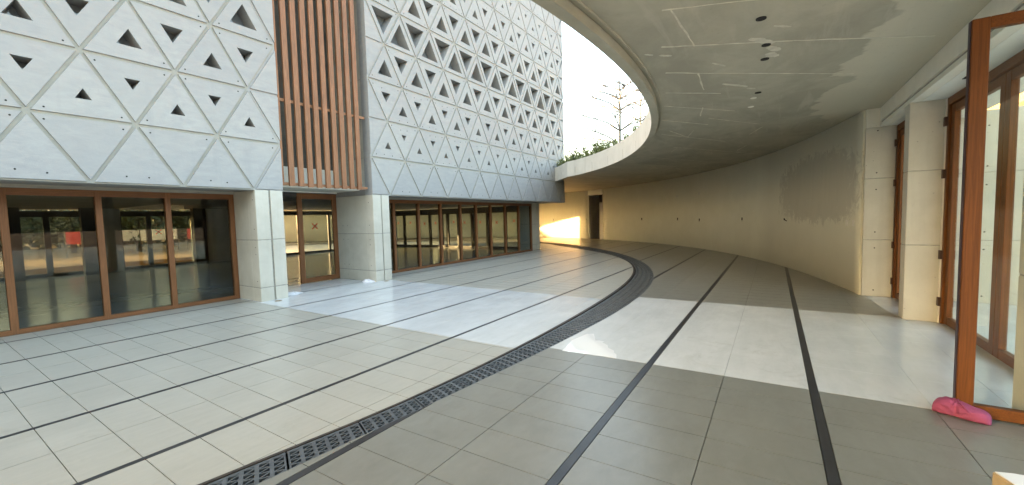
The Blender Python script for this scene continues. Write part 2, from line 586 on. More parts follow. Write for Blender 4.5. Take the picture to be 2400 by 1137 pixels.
# ------------------------------------------------------------------ paving
court = empty('courtyard_paving')
tag(court, 'beige tiled court floor inside the drain ring', 'paving', kind='structure')
walk = empty('walkway_paving')
tag(walk, 'grey tiled walkway under the canopy, crossed by a white band', 'paving', kind='structure')
b = MB()
degs = frange(-158, 74, 2)
for a0, a1 in zip(degs, degs[1:]):
    p0, p1 = cur(T_GI, a0), cur(T_GI, a1)
    b.poly([(*CC, -0.012), (*p0, -0.012), (*p1, -0.012)])
    b.poly([(*p0, -0.012), (*p0, -0.3), (*p1, -0.3), (*p1, -0.012)])
b.build('grout_bed', 'grout_pale', court)
b = MB()
for a0, a1 in zip(degs, degs[1:]):
    p0, p1 = cur(T_GO, a0), cur(T_GO, a1)
    q = []
    for a in (a0, a1):
        r = outer_r(a) + (0.25 if a > -78 else 0.0)
        q.append((CC[0] + r * math.cos(R(a)), CC[1] + r * math.sin(R(a))))
    b.poly([(*p0, -0.012), (*q[0], -0.012), (*q[1], -0.012), (*p1, -0.012)])
    b.poly([(*p0, -0.012), (*p1, -0.012), (*p1, -0.3), (*p0, -0.3)])
b.build('grout_bed', 'grout', walk)


def clip(poly, p, n):
    """keep the side of the line through p where (q-p).n <= 0"""
    out = []
    for i, a in enumerate(poly):
        c = poly[(i + 1) % len(poly)]
        da = (a[0] - p[0]) * n[0] + (a[1] - p[1]) * n[1]
        dc = (c[0] - p[0]) * n[0] + (c[1] - p[1]) * n[1]
        if da <= 0:
            out.append(a)
        if (da < 0 < dc) or (dc < 0 < da):
            t = da / (da - dc)
            out.append((a[0] + t * (c[0] - a[0]), a[1] + t * (c[1] - a[1])))
    return out


def clip_curve(poly, tab, inside):
    ds = [polar(*p) for p in poly]
    r = [hermite(tab, d) for d, _ in ds]
    if inside and all(q[1] < rr for q, rr in zip(ds, r)):
        return poly
    if not inside and all(q[1] > rr for q, rr in zip(ds, r)):
        return poly
    if inside and all(q[1] > rr + 0.05 for q, rr in zip(ds, r)):
        return []
    if not inside and all(q[1] < rr - 0.05 for q, rr in zip(ds, r)):
        return []
    lo, hi = min(d for d, _ in ds), max(d for d, _ in ds)
    a, c = cur(tab, lo), cur(tab, hi)
    n = (c[1] - a[1], -(c[0] - a[0]))      # outward for increasing angle
    mid = ((a[0] + c[0]) / 2 - CC[0], (a[1] + c[1]) / 2 - CC[1])
    if n[0] * mid[0] + n[1] * mid[1] < 0:
        n = (-n[0], -n[1])
    if not inside:
        n = (-n[0], -n[1])
    return clip(poly, a, n)


def area(poly):
    return abs(sum(a[0] * c[1] - c[0] * a[1] for a, c in zip(poly, poly[1:] + poly[:1]))) / 2


TILES = {'court': [], 'walk': []}


def add_tiles(which, xs, ys, slope, mat, tab, inside, keep, gap=0.0055):
    for x0, x1 in zip(xs, xs[1:]):
        for y0, y1 in ys:
            q = [(x0 + gap / 2 + slope * y0, y0 + gap / 2), (x1 - gap / 2 + slope * y0, y0 + gap / 2),
                 (x1 - gap / 2 + slope * y1, y1 - gap / 2), (x0 + gap / 2 + slope * y1, y1 - gap / 2)]
            if not keep((x0 + x1) / 2, (y0 + y1) / 2):
                continue
            q = clip_curve(q, tab, inside)
            if len(q) < 3 or area(q) < 0.002:
                continue
            px = [pix((p[0], p[1], 0)) for p in q]
            a = 0
            if all(px) and any(-150 < p[0] < 2550 and p[1] < 1250 for p in px):
                a = area(px)
            TILES[which].append((a, q, mat))


def rows(lines, half, gap_mid=True):
    out = []
    for y0, y1 in zip(lines, lines[1:]):
        lo, hi = y0 + half, y1 - half
        out += [(lo, (lo + hi) / 2), ((lo + hi) / 2, hi)]
    return out


S_IN = [3.641, 4.993, 6.384, 7.769, 9.207]
S_OUT = [-0.318, 1.096, 2.514, 3.90, 5.29, 6.68, 8.07, 9.46, 10.85, 12.24, 13.63, 15.02, 16.41, 17.8, 19.2]
W_IN, W_OUT = 0.049, 0.066
t_in, t_out = math.tan(R(-0.68)), math.tan(R(-1.858))
ys = rows([2.25] + S_IN, W_IN / 2) + [(9.207 + W_IN / 2, 9.72)]
ys = [(2.2, 2.93), (2.93, 3.641 - W_IN / 2)] + ys[2:]


def in_court(x, y):
    return y < 9.75


xs_a = [4.1 - 0.045 - 0.316 * k for k in range(24, -1, -1)] + [4.1]
xs_m = [4.1 + 0.658 * k for k in range(6)]
xs_b = [7.39 + 0.316 * k for k in range(52)]
add_tiles('court', xs_a, ys, t_in, 'tile_in', T_GI, True, in_court)
add_tiles('court', xs_m, ys, t_in, 'marble', T_GI, True, in_court, 0.002)
add_tiles('court', xs_b, ys, t_in, 'tile_in', T_GI, True, in_court)
# threshold of the door recess
add_tiles('court', [4.62, 5.38, 6.15, 6.905], [(9.725, 10.36)], 0, 'marble', T_GI, True, lambda x, y: True)
# beyond the end of the building
add_tiles('court', [17.75 + 0.632 * k for k in range(11)], [(9.75 + 1.39 * k, 11.14 + 1.39 * k) for k in range(9)], 0, 'tile_in', T_GI, True, lambda x, y: True, 0.008)
yo = [(-2.0, -1.6), (-1.6, -1.09), (-1.09, -0.318 - W_OUT / 2)] + rows(S_OUT, W_OUT / 2)


def in_walk(x, y):
    d, r = polar(x, y)
    if y < -1.6:
        return x < 9.7 and not (7.95 < x < 9.75)
    return r < outer_r(d) + 0.35 and not (x > 9.8 and d < -78)


xg = [4.372 - 0.322 * k for k in range(22, -1, -1)]
xm = [4.372 + 0.7096 * k for k in range(6)]
xh = [7.92 + 0.322 * k for k in range(66)]
add_tiles('walk', xg, yo, t_out, 'tile_out', T_GO, False, in_walk)
add_tiles('walk', xm, yo, t_out, 'marble', T_GO, False, in_walk, 0.002)
add_tiles('walk', xh, yo, t_out, 'tile_out', T_GO, False, in_walk)
MAT_TILE = {'court': court, 'walk': walk}
MESH_CACHE = {}
for which, lst in TILES.items():
    lst.sort(key=lambda t: -t[0])
    rest = {}
    for k, (a, q, m) in enumerate(lst):
        if k < 300 and a > 0:
            cx, cyy = q[0]
            loc = tuple((round(p[0] - cx, 4), round(p[1] - cyy, 4)) for p in q)
            key = (loc, m)
            if key not in MESH_CACHE:
                MESH_CACHE[key] = MB().prism(loc, -0.011, 0.0).mesh('tile', m)
            link('tile', MESH_CACHE[key], MAT_TILE[which], (cx, cyy, 0))
        else:
            rest.setdefault(m, MB()).prism(q, -0.011, 0.0)
    for m, mb in rest.items():
        tag(mb.build('far_tiles', m, MAT_TILE[which]), kind='stuff')


def strip_obj(y, wdt, x0, x1, parent, tab, inside, z=0.0005):
    mb = MB()
    for a, c in zip(frange(x0, x1, 0.5), frange(x0, x1, 0.5)[1:]):
        q = clip_curve([(a, y - wdt / 2), (c, y - wdt / 2), (c, y + wdt / 2), (a, y + wdt / 2)], tab, inside)
        if inside is False and len(q) >= 3:
            d, r = polar((a + c) / 2, y)
            if r > outer_r(d) + 0.2:
                continue
        if len(q) >= 3:
            mb.prism(q, -0.0115, z)
    if mb.f:
        mb.build('inlay_strip', 'strip', parent)


for y in S_IN:
    strip_obj(y, 0.046, -4, 24, court, T_GI, True)
for y in S_OUT[:11]:
    strip_obj(y, W_OUT - 0.006, -3, 30, walk, T_GO, False)
# wet patch on the white band beside the drain
pud = [(4.27, 2.10), (4.335, 1.46), (4.45, 1.50), (4.50, 1.545), (4.56, 1.565), (4.63, 1.66), (4.72, 1.70), (4.80, 1.80), (4.84, 1.79), (4.86, 1.86), (4.83, 1.90), (4.98, 1.97), (5.10, 2.03), (5.06, 2.11), (4.7, 2.17)]
m, nt_, p_ = nm('water_film')
MAT['water'] = m
p_.inputs['Base Color'].default_value = (0.80, 0.81, 0.79, 1)
p_.inputs['Roughness'].default_value = 0.03
p_.inputs['Specular IOR Level'].default_value = 0.9
nn = noise(nt_, mapped(nt_), 14, 3)
bump(nt_, p_, nn, 0.04, 0.002)
o = MB().prism(pud, 0.0, 0.0016).build('water_puddle', 'water')
tag(o, 'thin puddle of water on the white band beside the drain', 'puddle')

# ------------------------------------------------------------------ drain
drain = empty('drain_channel', (4.0, 2.4, 0))
tag(drain, 'long curved dark drain with triangular cast grating in the floor', 'drain')


def dr(deg, t):
    a, c = cur(T_GI, deg), cur(T_GO, deg)
    return a[0] + t * (c[0] - a[0]), a[1] + t * (c[1] - a[1])


b = MB()
for a0, a1 in zip(degs, degs[1:]):
    b.poly([(*dr(a0, -0.02), -0.13), (*dr(a0, 1.02), -0.13), (*dr(a1, 1.02), -0.13), (*dr(a1, -0.02), -0.13)])
b.build('channel_bed', 'channel', drain)
b = MB()
for a0, a1 in zip(degs, degs[1:]):
    q = [dr(a0, 0.005), dr(a0, 0.10), dr(a1, 0.10), dr(a1, 0.005)]
    b.prism(q, -0.06, 0.002)
b.build('edge_angle', 'grate_edge', drain)


def quad_bar(mb, A, B, wdt, z0, z1):
    d = Vector((B[0] - A[0], B[1] - A[1]))
    if d.length < 1e-5:
        return
    n = Vector((-d.y, d.x)).normalized() * wdt / 2
    mb.prism([(A[0] - n.x, A[1] - n.y), (B[0] - n.x, B[1] - n.y), (B[0] + n.x, B[1] + n.y), (A[0] + n.x, A[1] + n.y)], z0, z1)


deg = -124.0
T0, T1 = 0.16, 0.985
while deg < 18:
    r = hermite(T_GI, deg)
    dstep = math.degrees(0.52 / r)
    far = deg > -66
    mb = MB()
    nb = 6 if not far else 4
    zt = -0.004
    e0, e1 = deg + dstep * 0.012, deg + dstep * 0.988
    for t in (T0, T1):
        pts = [dr(e0 + (e1 - e0) * k / 2, t) for k in range(3)]
        for A, B in zip(pts, pts[1:]):
            quad_bar(mb, A, B, 0.022, -0.03, zt)
    for k in range(nb + 1):
        d0 = e0 + (e1 - e0) * k / nb
        quad_bar(mb, dr(d0, T0), dr(d0, T1), 0.026 if not far else 0.03, -0.03, zt - 0.0006)
    nz = 4
    if deg < -40:
        for k in range(nb):
            d0, d1 = e0 + (e1 - e0) * k / nb, e0 + (e1 - e0) * (k + 1) / nb
            for j in range(nz):
                ta, tb, tc = (T0 + (T1 - T0) * (j + s) / nz for s in (0, 0.5, 1))
                quad_bar(mb, dr(d0, ta), dr(d1, tb), 0.010, -0.03, zt - 0.0012)
                quad_bar(mb, dr(d1, tb), dr(d0, tc), 0.010, -0.03, zt - 0.0018)
    else:
        for j in range(1, 4):
            t = T0 + (T1 - T0) * j / 4
            quad_bar(mb, dr(e0, t), dr(e1, t), 0.02, -0.03, zt - 0.0012)
    mb.build('grate_panel', 'grate', drain)
    deg += dstep

# ------------------------------------------------------------------ the pierced concrete building
BB, HH, Z0, Z1 = 1.1596, 1.0133, 2.296, 3.281
XL, XR = 4.617, 6.916          # inner edges of the two blocks
ROWS = 9
FRAC = [0, 0.17, 0.26, 0.42, 0.60, 0.43, 0.26, 0.15, 0]
ZTOP = Z1 + (ROWS - 1) * HH
YB = 21.57                     # rear plane
XE = XR + 10 * BB              # far end plane
bld = empty('pierced_concrete_building', (7, 9, 0))
tag(bld, 'large pale concrete building with triangular pierced panels over a glazed ground floor', 'building')


def tri(w_, h_, updir, inset=0.0, scale=None):
    """local (x,z) triangle, base centred on x=0, occupying z 0..h"""
    pts = [(-w_ / 2, 0), (w_ / 2, 0), (0, h_)] if updir else [(-w_ / 2, h_), (0, 0), (w_ / 2, h_)]
    cx = sum(p[0] for p in pts) / 3
    cz = sum(p[1] for p in pts) / 3
    per = sum(math.dist(pts[i], pts[(i + 1) % 3]) for i in range(3))
    rin = w_ * h_ / per
    s = scale if scale is not None else (rin - inset) / rin
    return [(cx + (p[0] - cx) * s, cz + (p[1] - cz) * s) for p in pts]


DEP = 0.30


def panel_mesh(h_, updir, frac):
    mb = MB()
    T, Ti = tri(BB, h_, updir), tri(BB, h_, updir, 0.027)

    def ring(A, B, ya, yb):
        for i in range(3):
            j = (i + 1) % 3
            mb.poly([(A[i][0], ya, A[i][1]), (A[j][0], ya, A[j][1]), (B[j][0], yb, B[j][1]), (B[i][0], yb, B[i][1])])
    if frac:
        H = tri(BB, h_, updir, scale=frac)
        ring(Ti, H, 0, 0)
        ring(H, tri(BB, h_, updir, scale=frac * 0.97), 0, DEP)
        ring(tri(BB, h_, updir, scale=frac * 0.97), T, DEP, DEP)
    else:
        mb.poly([(p[0], 0, p[1]) for p in Ti])
        mb.poly([(p[0], DEP, p[1]) for p in T])
    tb = tri(BB, h_, updir, 0.022)
    ring(tb, Ti, 0.022, 0)
    ring(T, tb, 0.022, 0.022)
    ring(T, T, 0.022, DEP)
    me = mb.mesh('facade_panel', 'facade')
    bm = bmesh.new()
    bm.from_mesh(me)
    bmesh.ops.recalc_face_normals(bm, faces=bm.faces)
    bm.to_mesh(me)
    bm.free()
    me.materials.append(MAT['groove'])
    for p in me.polygons:
        c = p.center
        if all(abs(me.vertices[i].co.y - 0.022) < 1e-4 for i in p.vertices):
            p.material_index = 1
    return me


PM = {}


def panel(h_, u, f):
    k = (round(h_, 3), u, f)
    if k not in PM:
        PM[k] = panel_mesh(h_, u, f)
    return PM[k]


def half_panel(x_edge, x_in, z0, h_, up_at_edge):
    """solid right triangle closing a row against the block edge, with the same recessed margin"""
    g = 0.027
    d = 1 if x_in > x_edge else -1
    if up_at_edge:      # wide at the top
        full = [(x_edge, z0), (x_edge, z0 + h_), (x_in, z0 + h_)]
        q = [(x_edge, z0 + 3.2 * g), (x_edge, z0 + h_ - g), (x_in - d * 1.9 * g, z0 + h_ - g)]
    else:
        full = [(x_edge, z0), (x_in, z0), (x_edge, z0 + h_)]
        q = [(x_edge, z0 + g), (x_in - d * 1.9 * g, z0 + g), (x_edge, z0 + h_ - 3.2 * g)]
    mb = MB()
    A = [(p[0], Y_FAC, p[1]) for p in q]
    B = [(p[0], Y_FAC + 0.022, p[1]) for p in q]
    C = [(p[0], Y_FAC + 0.022, p[1]) for p in full]
    D = [(p[0], Y_FAC + DEP, p[1]) for p in full]
    mb.v = A + B + C + D
    mb.f = [(0, 1, 2), (9, 11, 10)]
    for i in range(3):
        j = (i + 1) % 3
        for o in (0, 3, 6):
            mb.f.append((o + i, o + 3 + i, o + 3 + j, o + j))
    o = mb.build('edge_panel', 'facade', bld)
    bm = bmesh.new()
    bm.from_mesh(o.data)
    bmesh.ops.recalc_face_normals(bm, faces=bm.faces)
    bm.to_mesh(o.data)
    bm.free()


holes = MB()
for block, (xa, n_u) in {'left': (XL - 7 * BB, 7), 'right': (XR, 10)}.items():
    for r_ in range(ROWS):
        z0 = Z0 if r_ == 0 else Z1 + (r_ - 1) * HH
        h_ = Z1 - Z0 if r_ == 0 else HH
        # integer nodes sit on odd levels
        low_int = (r_ % 2 == 1)            # lower edge of this row is an odd level
        ups = [i + 0.5 for i in range(n_u)] if low_int else [float(i) for i in range(1, n_u)]
        downs = [float(i) for i in range(1, n_u)] if low_int else [i + 0.5 for i in range(n_u)]
        hidden = block == 'left' and r_ >= 5
        for up_, us in ((True, ups), (False, downs)):
            for u in us:
                f = FRAC[r_]
                if f:
                    f = round(f + random.choice((-0.012, 0, 0.012)), 3)
                o = link('facade_panel', panel(h_, up_, f), bld, (xa + u * BB, Y_FAC, z0))
                if not hidden:
                    hx = []
                    if r_ == 0:
                        hx = [(-0.13, 0.14), (0.11, 0.13)] if up_ else [(-0.36, 0.90), (0.36, 0.90)]
                    elif f < 0.5:
                        hx = [(-0.36, 0.09), (0.36, 0.09)] if up_ else [(-0.36, 0.91), (0.36, 0.91)]
                        if block == 'right' and f < 0.36:
                            hx += [(-0.11, 0.11), (0.12, 0.11)] if up_ else [(-0.11, 0.86), (0.12, 0.87)]
                    else:
                        hx = [(-0.40, 0.05), (0.40, 0.05)] if up_ else [(-0.40, 0.95), (0.40, 0.95)]
                    for a, c in hx:
                        if random.random() < 0.88:
                            holes.disc((xa + (u + a + random.uniform(-.015, .015)) * BB, Y_FAC - 0.0005, z0 + (c + random.uniform(-.015, .015)) * h_), 0.0125, (0, 1, 0), 0.003, 8)
        half_panel(xa, xa + BB / 2, z0, h_, low_int)
        half_panel(xa + n_u * BB, xa + (n_u - 0.5) * BB, z0, h_, low_int)
tag(holes.build('tie_holes', 'dark', bld), kind='stuff')
# groove bed behind the panel joints, dark glass behind the openings
# glass sheet, side returns, upper floor box
b = MB()
b.box(XL - 7 * BB, XL - 0.06, Y_FAC + DEP + 0.012, Y_FAC + DEP + 0.03, Z0 + 0.32, ZTOP)
b.box(XR + 0.06, XE - 0.06, Y_FAC + DEP + 0.012, Y_FAC + DEP + 0.03, Z0 + 0.32, ZTOP)
b.build_each('upper_glazing', 'upper_glass', bld)
b = MB()
b.box(XR, XR + 0.20, Y_FAC + DEP + 0.001, 10.42, 2.47, ZTOP)          # return wall beside the slats
b.box(XL - 0.20, XL, Y_FAC + DEP + 0.001, 10.42, 2.47, ZTOP)
b.box(XR + 0.001, XR + 0.022, Y_FAC + 0.024, Y_FAC + DEP, Z0 + 0.002, ZTOP)
b.box(XL - 0.022, XL - 0.001, Y_FAC + 0.024, Y_FAC + DEP, Z0 + 0.002, ZTOP)
b.box(XE - 0.25, XE, Y_FAC + 0.022, YB, Z0 + 0.002, ZTOP)
b.box(XL - 7 * BB, XE - 0.25, YB - 0.25, YB, Z0 + 0.002, ZTOP)
b.build_each('return_wall', 'pier', bld)
b = MB()
for k in range(1, ROWS):
    zz = Z1 + (k - 1) * HH
    b.box(XR - 0.001, XR, Y_FAC + 0.022, 10.40, zz - 0.006, zz + 0.006)
b.build_each('pour_joint', 'joint', bld)
b = MB()
b.box(XL - 7 * BB, XL - 0.001, Y_FAC + 0.023, YB - 0.26, Z0 + 0.012, Z0 + 0.28)
b.box(XR + 0.001, XE - 0.26, Y_FAC + 0.023, YB - 0.26, Z0 + 0.012, Z0 + 0.28)
b.box(XL, XR, 10.5, YB - 0.26, 2.48, 2.78)
b.build_each('first_floor_slab', 'int_ceiling', bld)
MB().box(XL - 7 * BB, XE, Y_FAC + 0.02, YB, ZTOP + 0.002, ZTOP + 0.3).build('roof_slab', 'pier', bld)
MB().box(-9.5, XL - 7 * BB - 0.004, Y_FAC, YB, 0, ZTOP + 0.3).build('sun_block_mass', 'facade', bld)  # unseen mass added to keep direct sun off the court and walkway
b = MB().box(XL - 7 * BB, XE - 1.0, 9.75, 20.62, -0.3, -0.001)
b.build('interior_floor', 'int_floor', bld)
# door recess: back wall over the door, pale panel below it
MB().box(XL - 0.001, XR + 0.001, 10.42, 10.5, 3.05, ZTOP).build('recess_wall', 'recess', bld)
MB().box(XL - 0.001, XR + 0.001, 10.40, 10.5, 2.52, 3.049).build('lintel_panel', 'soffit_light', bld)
MB().box(XL, XR, 9.35, 10.5, 2.43, 2.515).build('door_lintel', 'pier', bld)
MB().box(XL, XR, 10.36, 10.40, 2.405, 2.4295).build('lintel_trim', 'soffit_light', bld)

# wooden slats
slat_me = MB().box(-0.0575, 0.0575, 0, 0.055, 0, ZTOP - 2.42).mesh('slat', 'slat')
sx = [4.857, 5.068, 5.290, 5.500, 5.722, 5.941, 6.152, 6.370, 6.587]
for k, x in enumerate(sx):
    link('slat', slat_me, bld, (x, 8.865, 2.42 + random.uniform(-0.006, 0.006)))
MB().box(4.622, 4.668, 8.84, 8.90, 2.42, ZTOP).build('slat', 'slat', bld)
for z in (2.47, 4.27, 9.0):
    MB().box(4.64, 6.85, 8.922, 8.97, z - 0.03, z + 0.03).build('slat_rail', 'rail', bld)
for x in sx:
    MB().box(x - 0.155, x - 0.06, 8.972, 9.02, 2.44, 2.50).build('slat_bracket', 'rail', bld)


# piers
def pier(name, x0, x1, y0, y1, z1, gx, joints, left=True):
    """front face split by a vertical groove, horizontal pour joints recessed"""
    levels = [0] + joints + [z1]
    mb, mj = MB(), MB()
    for za, zb in zip(levels, levels[1:]):
        lo, hi = za + (0.010 if za else 0.0), zb - (0.010 if zb < z1 else 0.0)
        mb.box(x0, gx - 0.018, y0, y0 + 0.3, lo, hi)
        mb.box(gx + 0.018, x1, y0, y0 + 0.3, lo, hi)
        mb.box(x0, x1, y0 + 0.3, y1, lo, hi)
    mj.box(gx - 0.02, gx + 0.02, y0 + 0.028, y0 + 0.299, 0, z1 - 0.01)
    for z in joints:
        mj.box(x0 + 0.006, x1 - 0.006, y0 + 0.006, y1 - 0.006, z - 0.0102, z + 0.0102)
    mb.build_each(name, 'pier', bld, 0.004)
    mj.build_each('pour_joint', 'joint', bld)


pier('pier', 4.05, 4.600, Y_FAC + 0.001, 9.80, Z0 + 0.002, 4.33, [0.285, 1.275])
pier('pier', 6.913, 7.442, Y_FAC + 0.001, 10.46, Z0 + 0.002, 7.185, [0.285, 1.275])
pier('pier', 16.78, 17.52, 9.74, 10.5, Z0 + 0.002, 17.15, [0.285, 1.275])
MB().box(4.30, 4.599, 9.801, 10.46, 0, 2.43).build('pier_return', 'pier', bld)
for x0, x1 in ((-3.4, -2.9), (4.05, 4.6), (6.9, 7.4), (16.9, 17.5)):
    MB().box(x0, x1, 20.1, 20.75, 0, Z0 + 0.002).build('rear_pier', 'pier', bld)
for x, w_ in ((2.05, 0.3), (3.75, 0.45), (6.9, 0.42), (-0.4, 0.4)):
    MB().box(x - w_ / 2, x + w_ / 2, 19.7, 20.0, 0, Z0 + 0.01).build('interior_column', 'frame_dark', bld)
ph = MB()
for z in (0.42, 0.98, 1.12, 1.5, 2.1):
    ph.disc((6.9125, 9.0, z), 0.011, (1, 0, 0), 0.002, 8)
    ph.disc((4.0495, 8.93, z), 0.011, (1, 0, 0), 0.002, 8)
for z in (0.42, 1.12, 1.5):
    ph.disc((6.9125, 9.95, z), 0.010, (1, 0, 0), 0.002, 8)
    ph.disc((6.9125, 10.15, z), 0.010, (1, 0, 0), 0.002, 8)
tag(ph.build('pier_tie_holes', 'dark', bld), kind='stuff')


# glazed fronts
def glazing(name, axis, fixed, a0, a1, mulls, z1, fm='frame', fh='frame_h', pm='pane', wd=0.085, dep=0.11, sill=0.075, head=0.11, splits=None):
    """a run of posts, rails and panes in the plane axis=fixed"""
    root = empty(name, (a0, fixed, 0) if axis == 'y' else (fixed, a0, 0))
    root.parent = bld
    root.matrix_parent_inverse = Matrix.Translation(-bld.location)

    def bx(lo, hi, za, zb, d=dep):
        if axis == 'y':
            return MB().box(lo, hi, fixed - d / 2, fixed + d / 2, za, zb)
        return MB().box(fixed - d / 2, fixed + d / 2, lo, hi, za, zb)

    def put(nme, mb, mt):
        o = mb.mesh(nme, mt)
        q = bpy.data.objects.new(nme, o)
        COL.objects.link(q)
        q.parent = root
        q.matrix_parent_inverse = Matrix.Translation(-Vector(root.location))
        return q
    bevel(put('head_rail', bx(a0, a1, z1 - head, z1, dep - 0.004), fh), 0.004)
    bevel(put('sill_rail', bx(a0, a1, 0.0, sill, dep - 0.004), fh), 0.004)
    for c in mulls:
        bevel(put('mullion', bx(c - wd / 2, c + wd / 2, 0.001, z1 - 0.001), fm), 0.005)
    for c, d in zip(mulls, mulls[1:]):
        put('pane', bx(c + wd / 2, d - wd / 2, sill, z1 - head, 0.012), pm)
    return root, put


r1, put1 = glazing('window_front', 'y', 9.79, -3.2, 4.045, [-3.15, -2.12, -1.09, -0.06, 0.935, 1.965, 2.915, 4.0], 2.25)
r2, put2 = glazing('window_front', 'y', 9.79, 7.44, 16.78, [7.485, 8.40, 9.43, 10.48, 11.545, 12.48, 13.45, 14.53, 15.62, 16.735], 2.25)
MB().box(7.44, 16.78, 9.70, 9.86, 2.251, Z0 + 0.011).build('head_packing', 'groove', bld)
MB().box(-3.2, 4.045, 9.70, 9.86, 2.251, Z0 + 0.011).build('head_packing', 'groove', bld)
r3, put3 = glazing('end_window', 'x', 17.47, 10.5, 20.6, [10.54, 11.75, 12.9, 13.95, 14.95, 15.75, 16.2, 17.15, 18.2, 19.35, 20.55], 2.22, 'frame_dark', 'frame_dark', wd=0.16, head=0.32, sill=0.11)
r4, put4 = glazing('rear_window', 'y', 20.6, -3.2, 7.4, [-2.8, -1.3, 0.2, 1.5, 2.85, 4.65, 5.5, 6.15, 7.35], 2.22, 'frame_dark', 'frame_dark', 'pane_dark', wd=0.15, head=0.2, sill=0.11)
r5, put5 = glazing('rear_door', 'y', 20.6, 10.3, 13.9, [10.35, 11.45, 13.15, 13.85], 2.22, 'frame_dark', 'frame_dark', 'pane', wd=0.12, head=0.2, sill=0.11)
MB().box(7.402, 10.298, 20.45, 20.75, 0, Z0 + 0.01).build('rear_sun_block', 'pier', bld)  # solid stretches added to keep the low sun out of the interior
MB().box(13.902, 16.898, 20.45, 20.75, 0, Z0 + 0.01).build('rear_sun_block', 'pier', bld)


def cross(axis, fixed, a, z, s, mt='tape'):
    mb = MB()
    for sg in (-1, 1):
        d = Vector((s, sg * s))
        n = Vector((-d.y, d.x)).normalized() * s * 0.19
        q = [(-d.x - n.x, -d.y - n.y), (d.x - n.x, d.y - n.y), (d.x + n.x, d.y + n.y), (-d.x + n.x, -d.y + n.y)]
        if axis == 'y':
            mb.poly([(a + u, fixed + sg * 0.0006, z + v) for u, v in q])
        else:
            mb.poly([(fixed + sg * 0.0006, a + u, z + v) for u, v in q])
    return mb


for y in (13.4, 14.5, 15.3, 16.7, 17.6, 18.8, 19.9, 12.3, 11.2):
    put3('tape_cross', cross('x', 17.462, y, 1.42 + random.uniform(-.04, .04), 0.075), 'tape')
for x in (3.9, 5.8):
    put4('tape_cross', cross('y', 20.592, x, 1.40, 0.09), 'tape')
put5('tape_cross', cross('y', 20.592, 12.34, 1.42, 0.15), 'tape')

# sliding entrance leaf
door = empty('entrance_door', (6.4, 10.43, 0))
door.parent = bld
door.matrix_parent_inverse = Matrix.Translation(-bld.location)


def dput(nme, mb, mt, parent=door):
    q = bpy.data.objects.new(nme, mb.mesh(nme, mt))
    COL.objects.link(q)
    q.parent = parent
    q.matrix_parent_inverse = Matrix.Translation(-Vector(parent.location))
    return q


for x0, x1 in ((5.79, 5.915), (6.785, 6.91)):
    bevel(dput('stile', MB().box(x0, x1, 10.40, 10.46, 0.01, 2.385), 'frame'), 0.004)
bevel(dput('bottom_rail', MB().box(5.915, 6.785, 10.403, 10.457, 0.01, 0.13), 'frame_h'), 0.003)
bevel(dput('top_rail', MB().box(5.915, 6.785, 10.403, 10.457, 2.24, 2.385), 'frame_h'), 0.003)
dput('pane', MB().box(5.915, 6.785, 10.425, 10.437, 0.13, 2.24), 'pane')
dput('head_frame', MB().box(4.6, 5.789, 10.41, 10.45, 2.30, 2.40), 'frame_dark')

# ------------------------------------------------------------------ curved wall
wall = empty('curved_wall', (21.0, 3.6, 0))
tag(wall, 'long curved beige plastered wall behind the walkway', 'wall')
ZS = 3.40


def wall_piece(name, d0, d1, z0, z1, mt='plaster', th=0.28, off=0.0):
    mb = MB()
    dd = frange(d0, d1, 1.2)
    inn = [(CC[0] + (hermite(T_WA, d) + off) * math.cos(R(d)), CC[1] + (hermite(T_WA, d) + off) * math.sin(R(d))) for d in dd]
    out = [(CC[0] + (hermite(T_WA, d) + off + th) * math.cos(R(d)), CC[1] + (hermite(T_WA, d) + off + th) * math.sin(R(d))) for d in dd]
    k = len(dd)
    v = [(x, y, z0) for x, y in inn] + [(x, y, z1) for x, y in inn] + [(x, y, z0) for x, y in out] + [(x, y, z1) for x, y in out]
    f = []
    for i in range(k - 1):
        f += [(i + 1, i, k + i, k + i + 1), (2 * k + i, 2 * k + i + 1, 3 * k + i + 1, 3 * k + i), (k + i, 3 * k + i, 3 * k + i + 1, k + i + 1), (i, i + 1, 2 * k + i + 1, 2 * k + i)]
    f += [(0, 2 * k, 3 * k, k), (k - 1, 2 * k - 1, 4 * k - 1, 3 * k - 1)]
    mb.v, mb.f = v, f
    o = mb.build(name, mt, wall)
    for p in o.data.polygons:
        p.use_smooth = len(p.vertices) == 4 and abs(p.normal.z) < 0.5 and p.index < len(f) - 2
    return o


D0, D1 = -12.66, -8.5
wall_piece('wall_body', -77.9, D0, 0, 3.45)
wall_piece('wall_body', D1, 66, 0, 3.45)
wall_piece('wall_over_door', D0, D1, 3.035, 3.45)
# storeroom behind the doorway


def wp(d, z, off=0.0):
    r = hermite(T_WA, d) + off
    return Vector((CC[0] + r * math.cos(R(d)), CC[1] + r * math.sin(R(d)), z))


def wframe(d):
    n = Vector((math.cos(R(d)), math.sin(R(d)), 0))
    t = Vector((-n.y, n.x, 0))
    e = (wp(d + 0.3, 0) - wp(d - 0.3, 0)).normalized()
    nn = Vector((e.y, -e.x, 0))
    return e, nn


def wall_prism(name, d, z, wdt, hgt, off0, off1, mt):
    e, nn = wframe(d)
    c = wp(d, 0)
    mb = MB()
    q = [c - e * wdt / 2 + nn * off0, c + e * wdt / 2 + nn * off0, c + e * wdt / 2 + nn * off1, c - e * wdt / 2 + nn * off1]
    mb.prism([(p.x, p.y) for p in q], z - hgt / 2, z + hgt / 2)
    return mb.build(name, mt, wall)


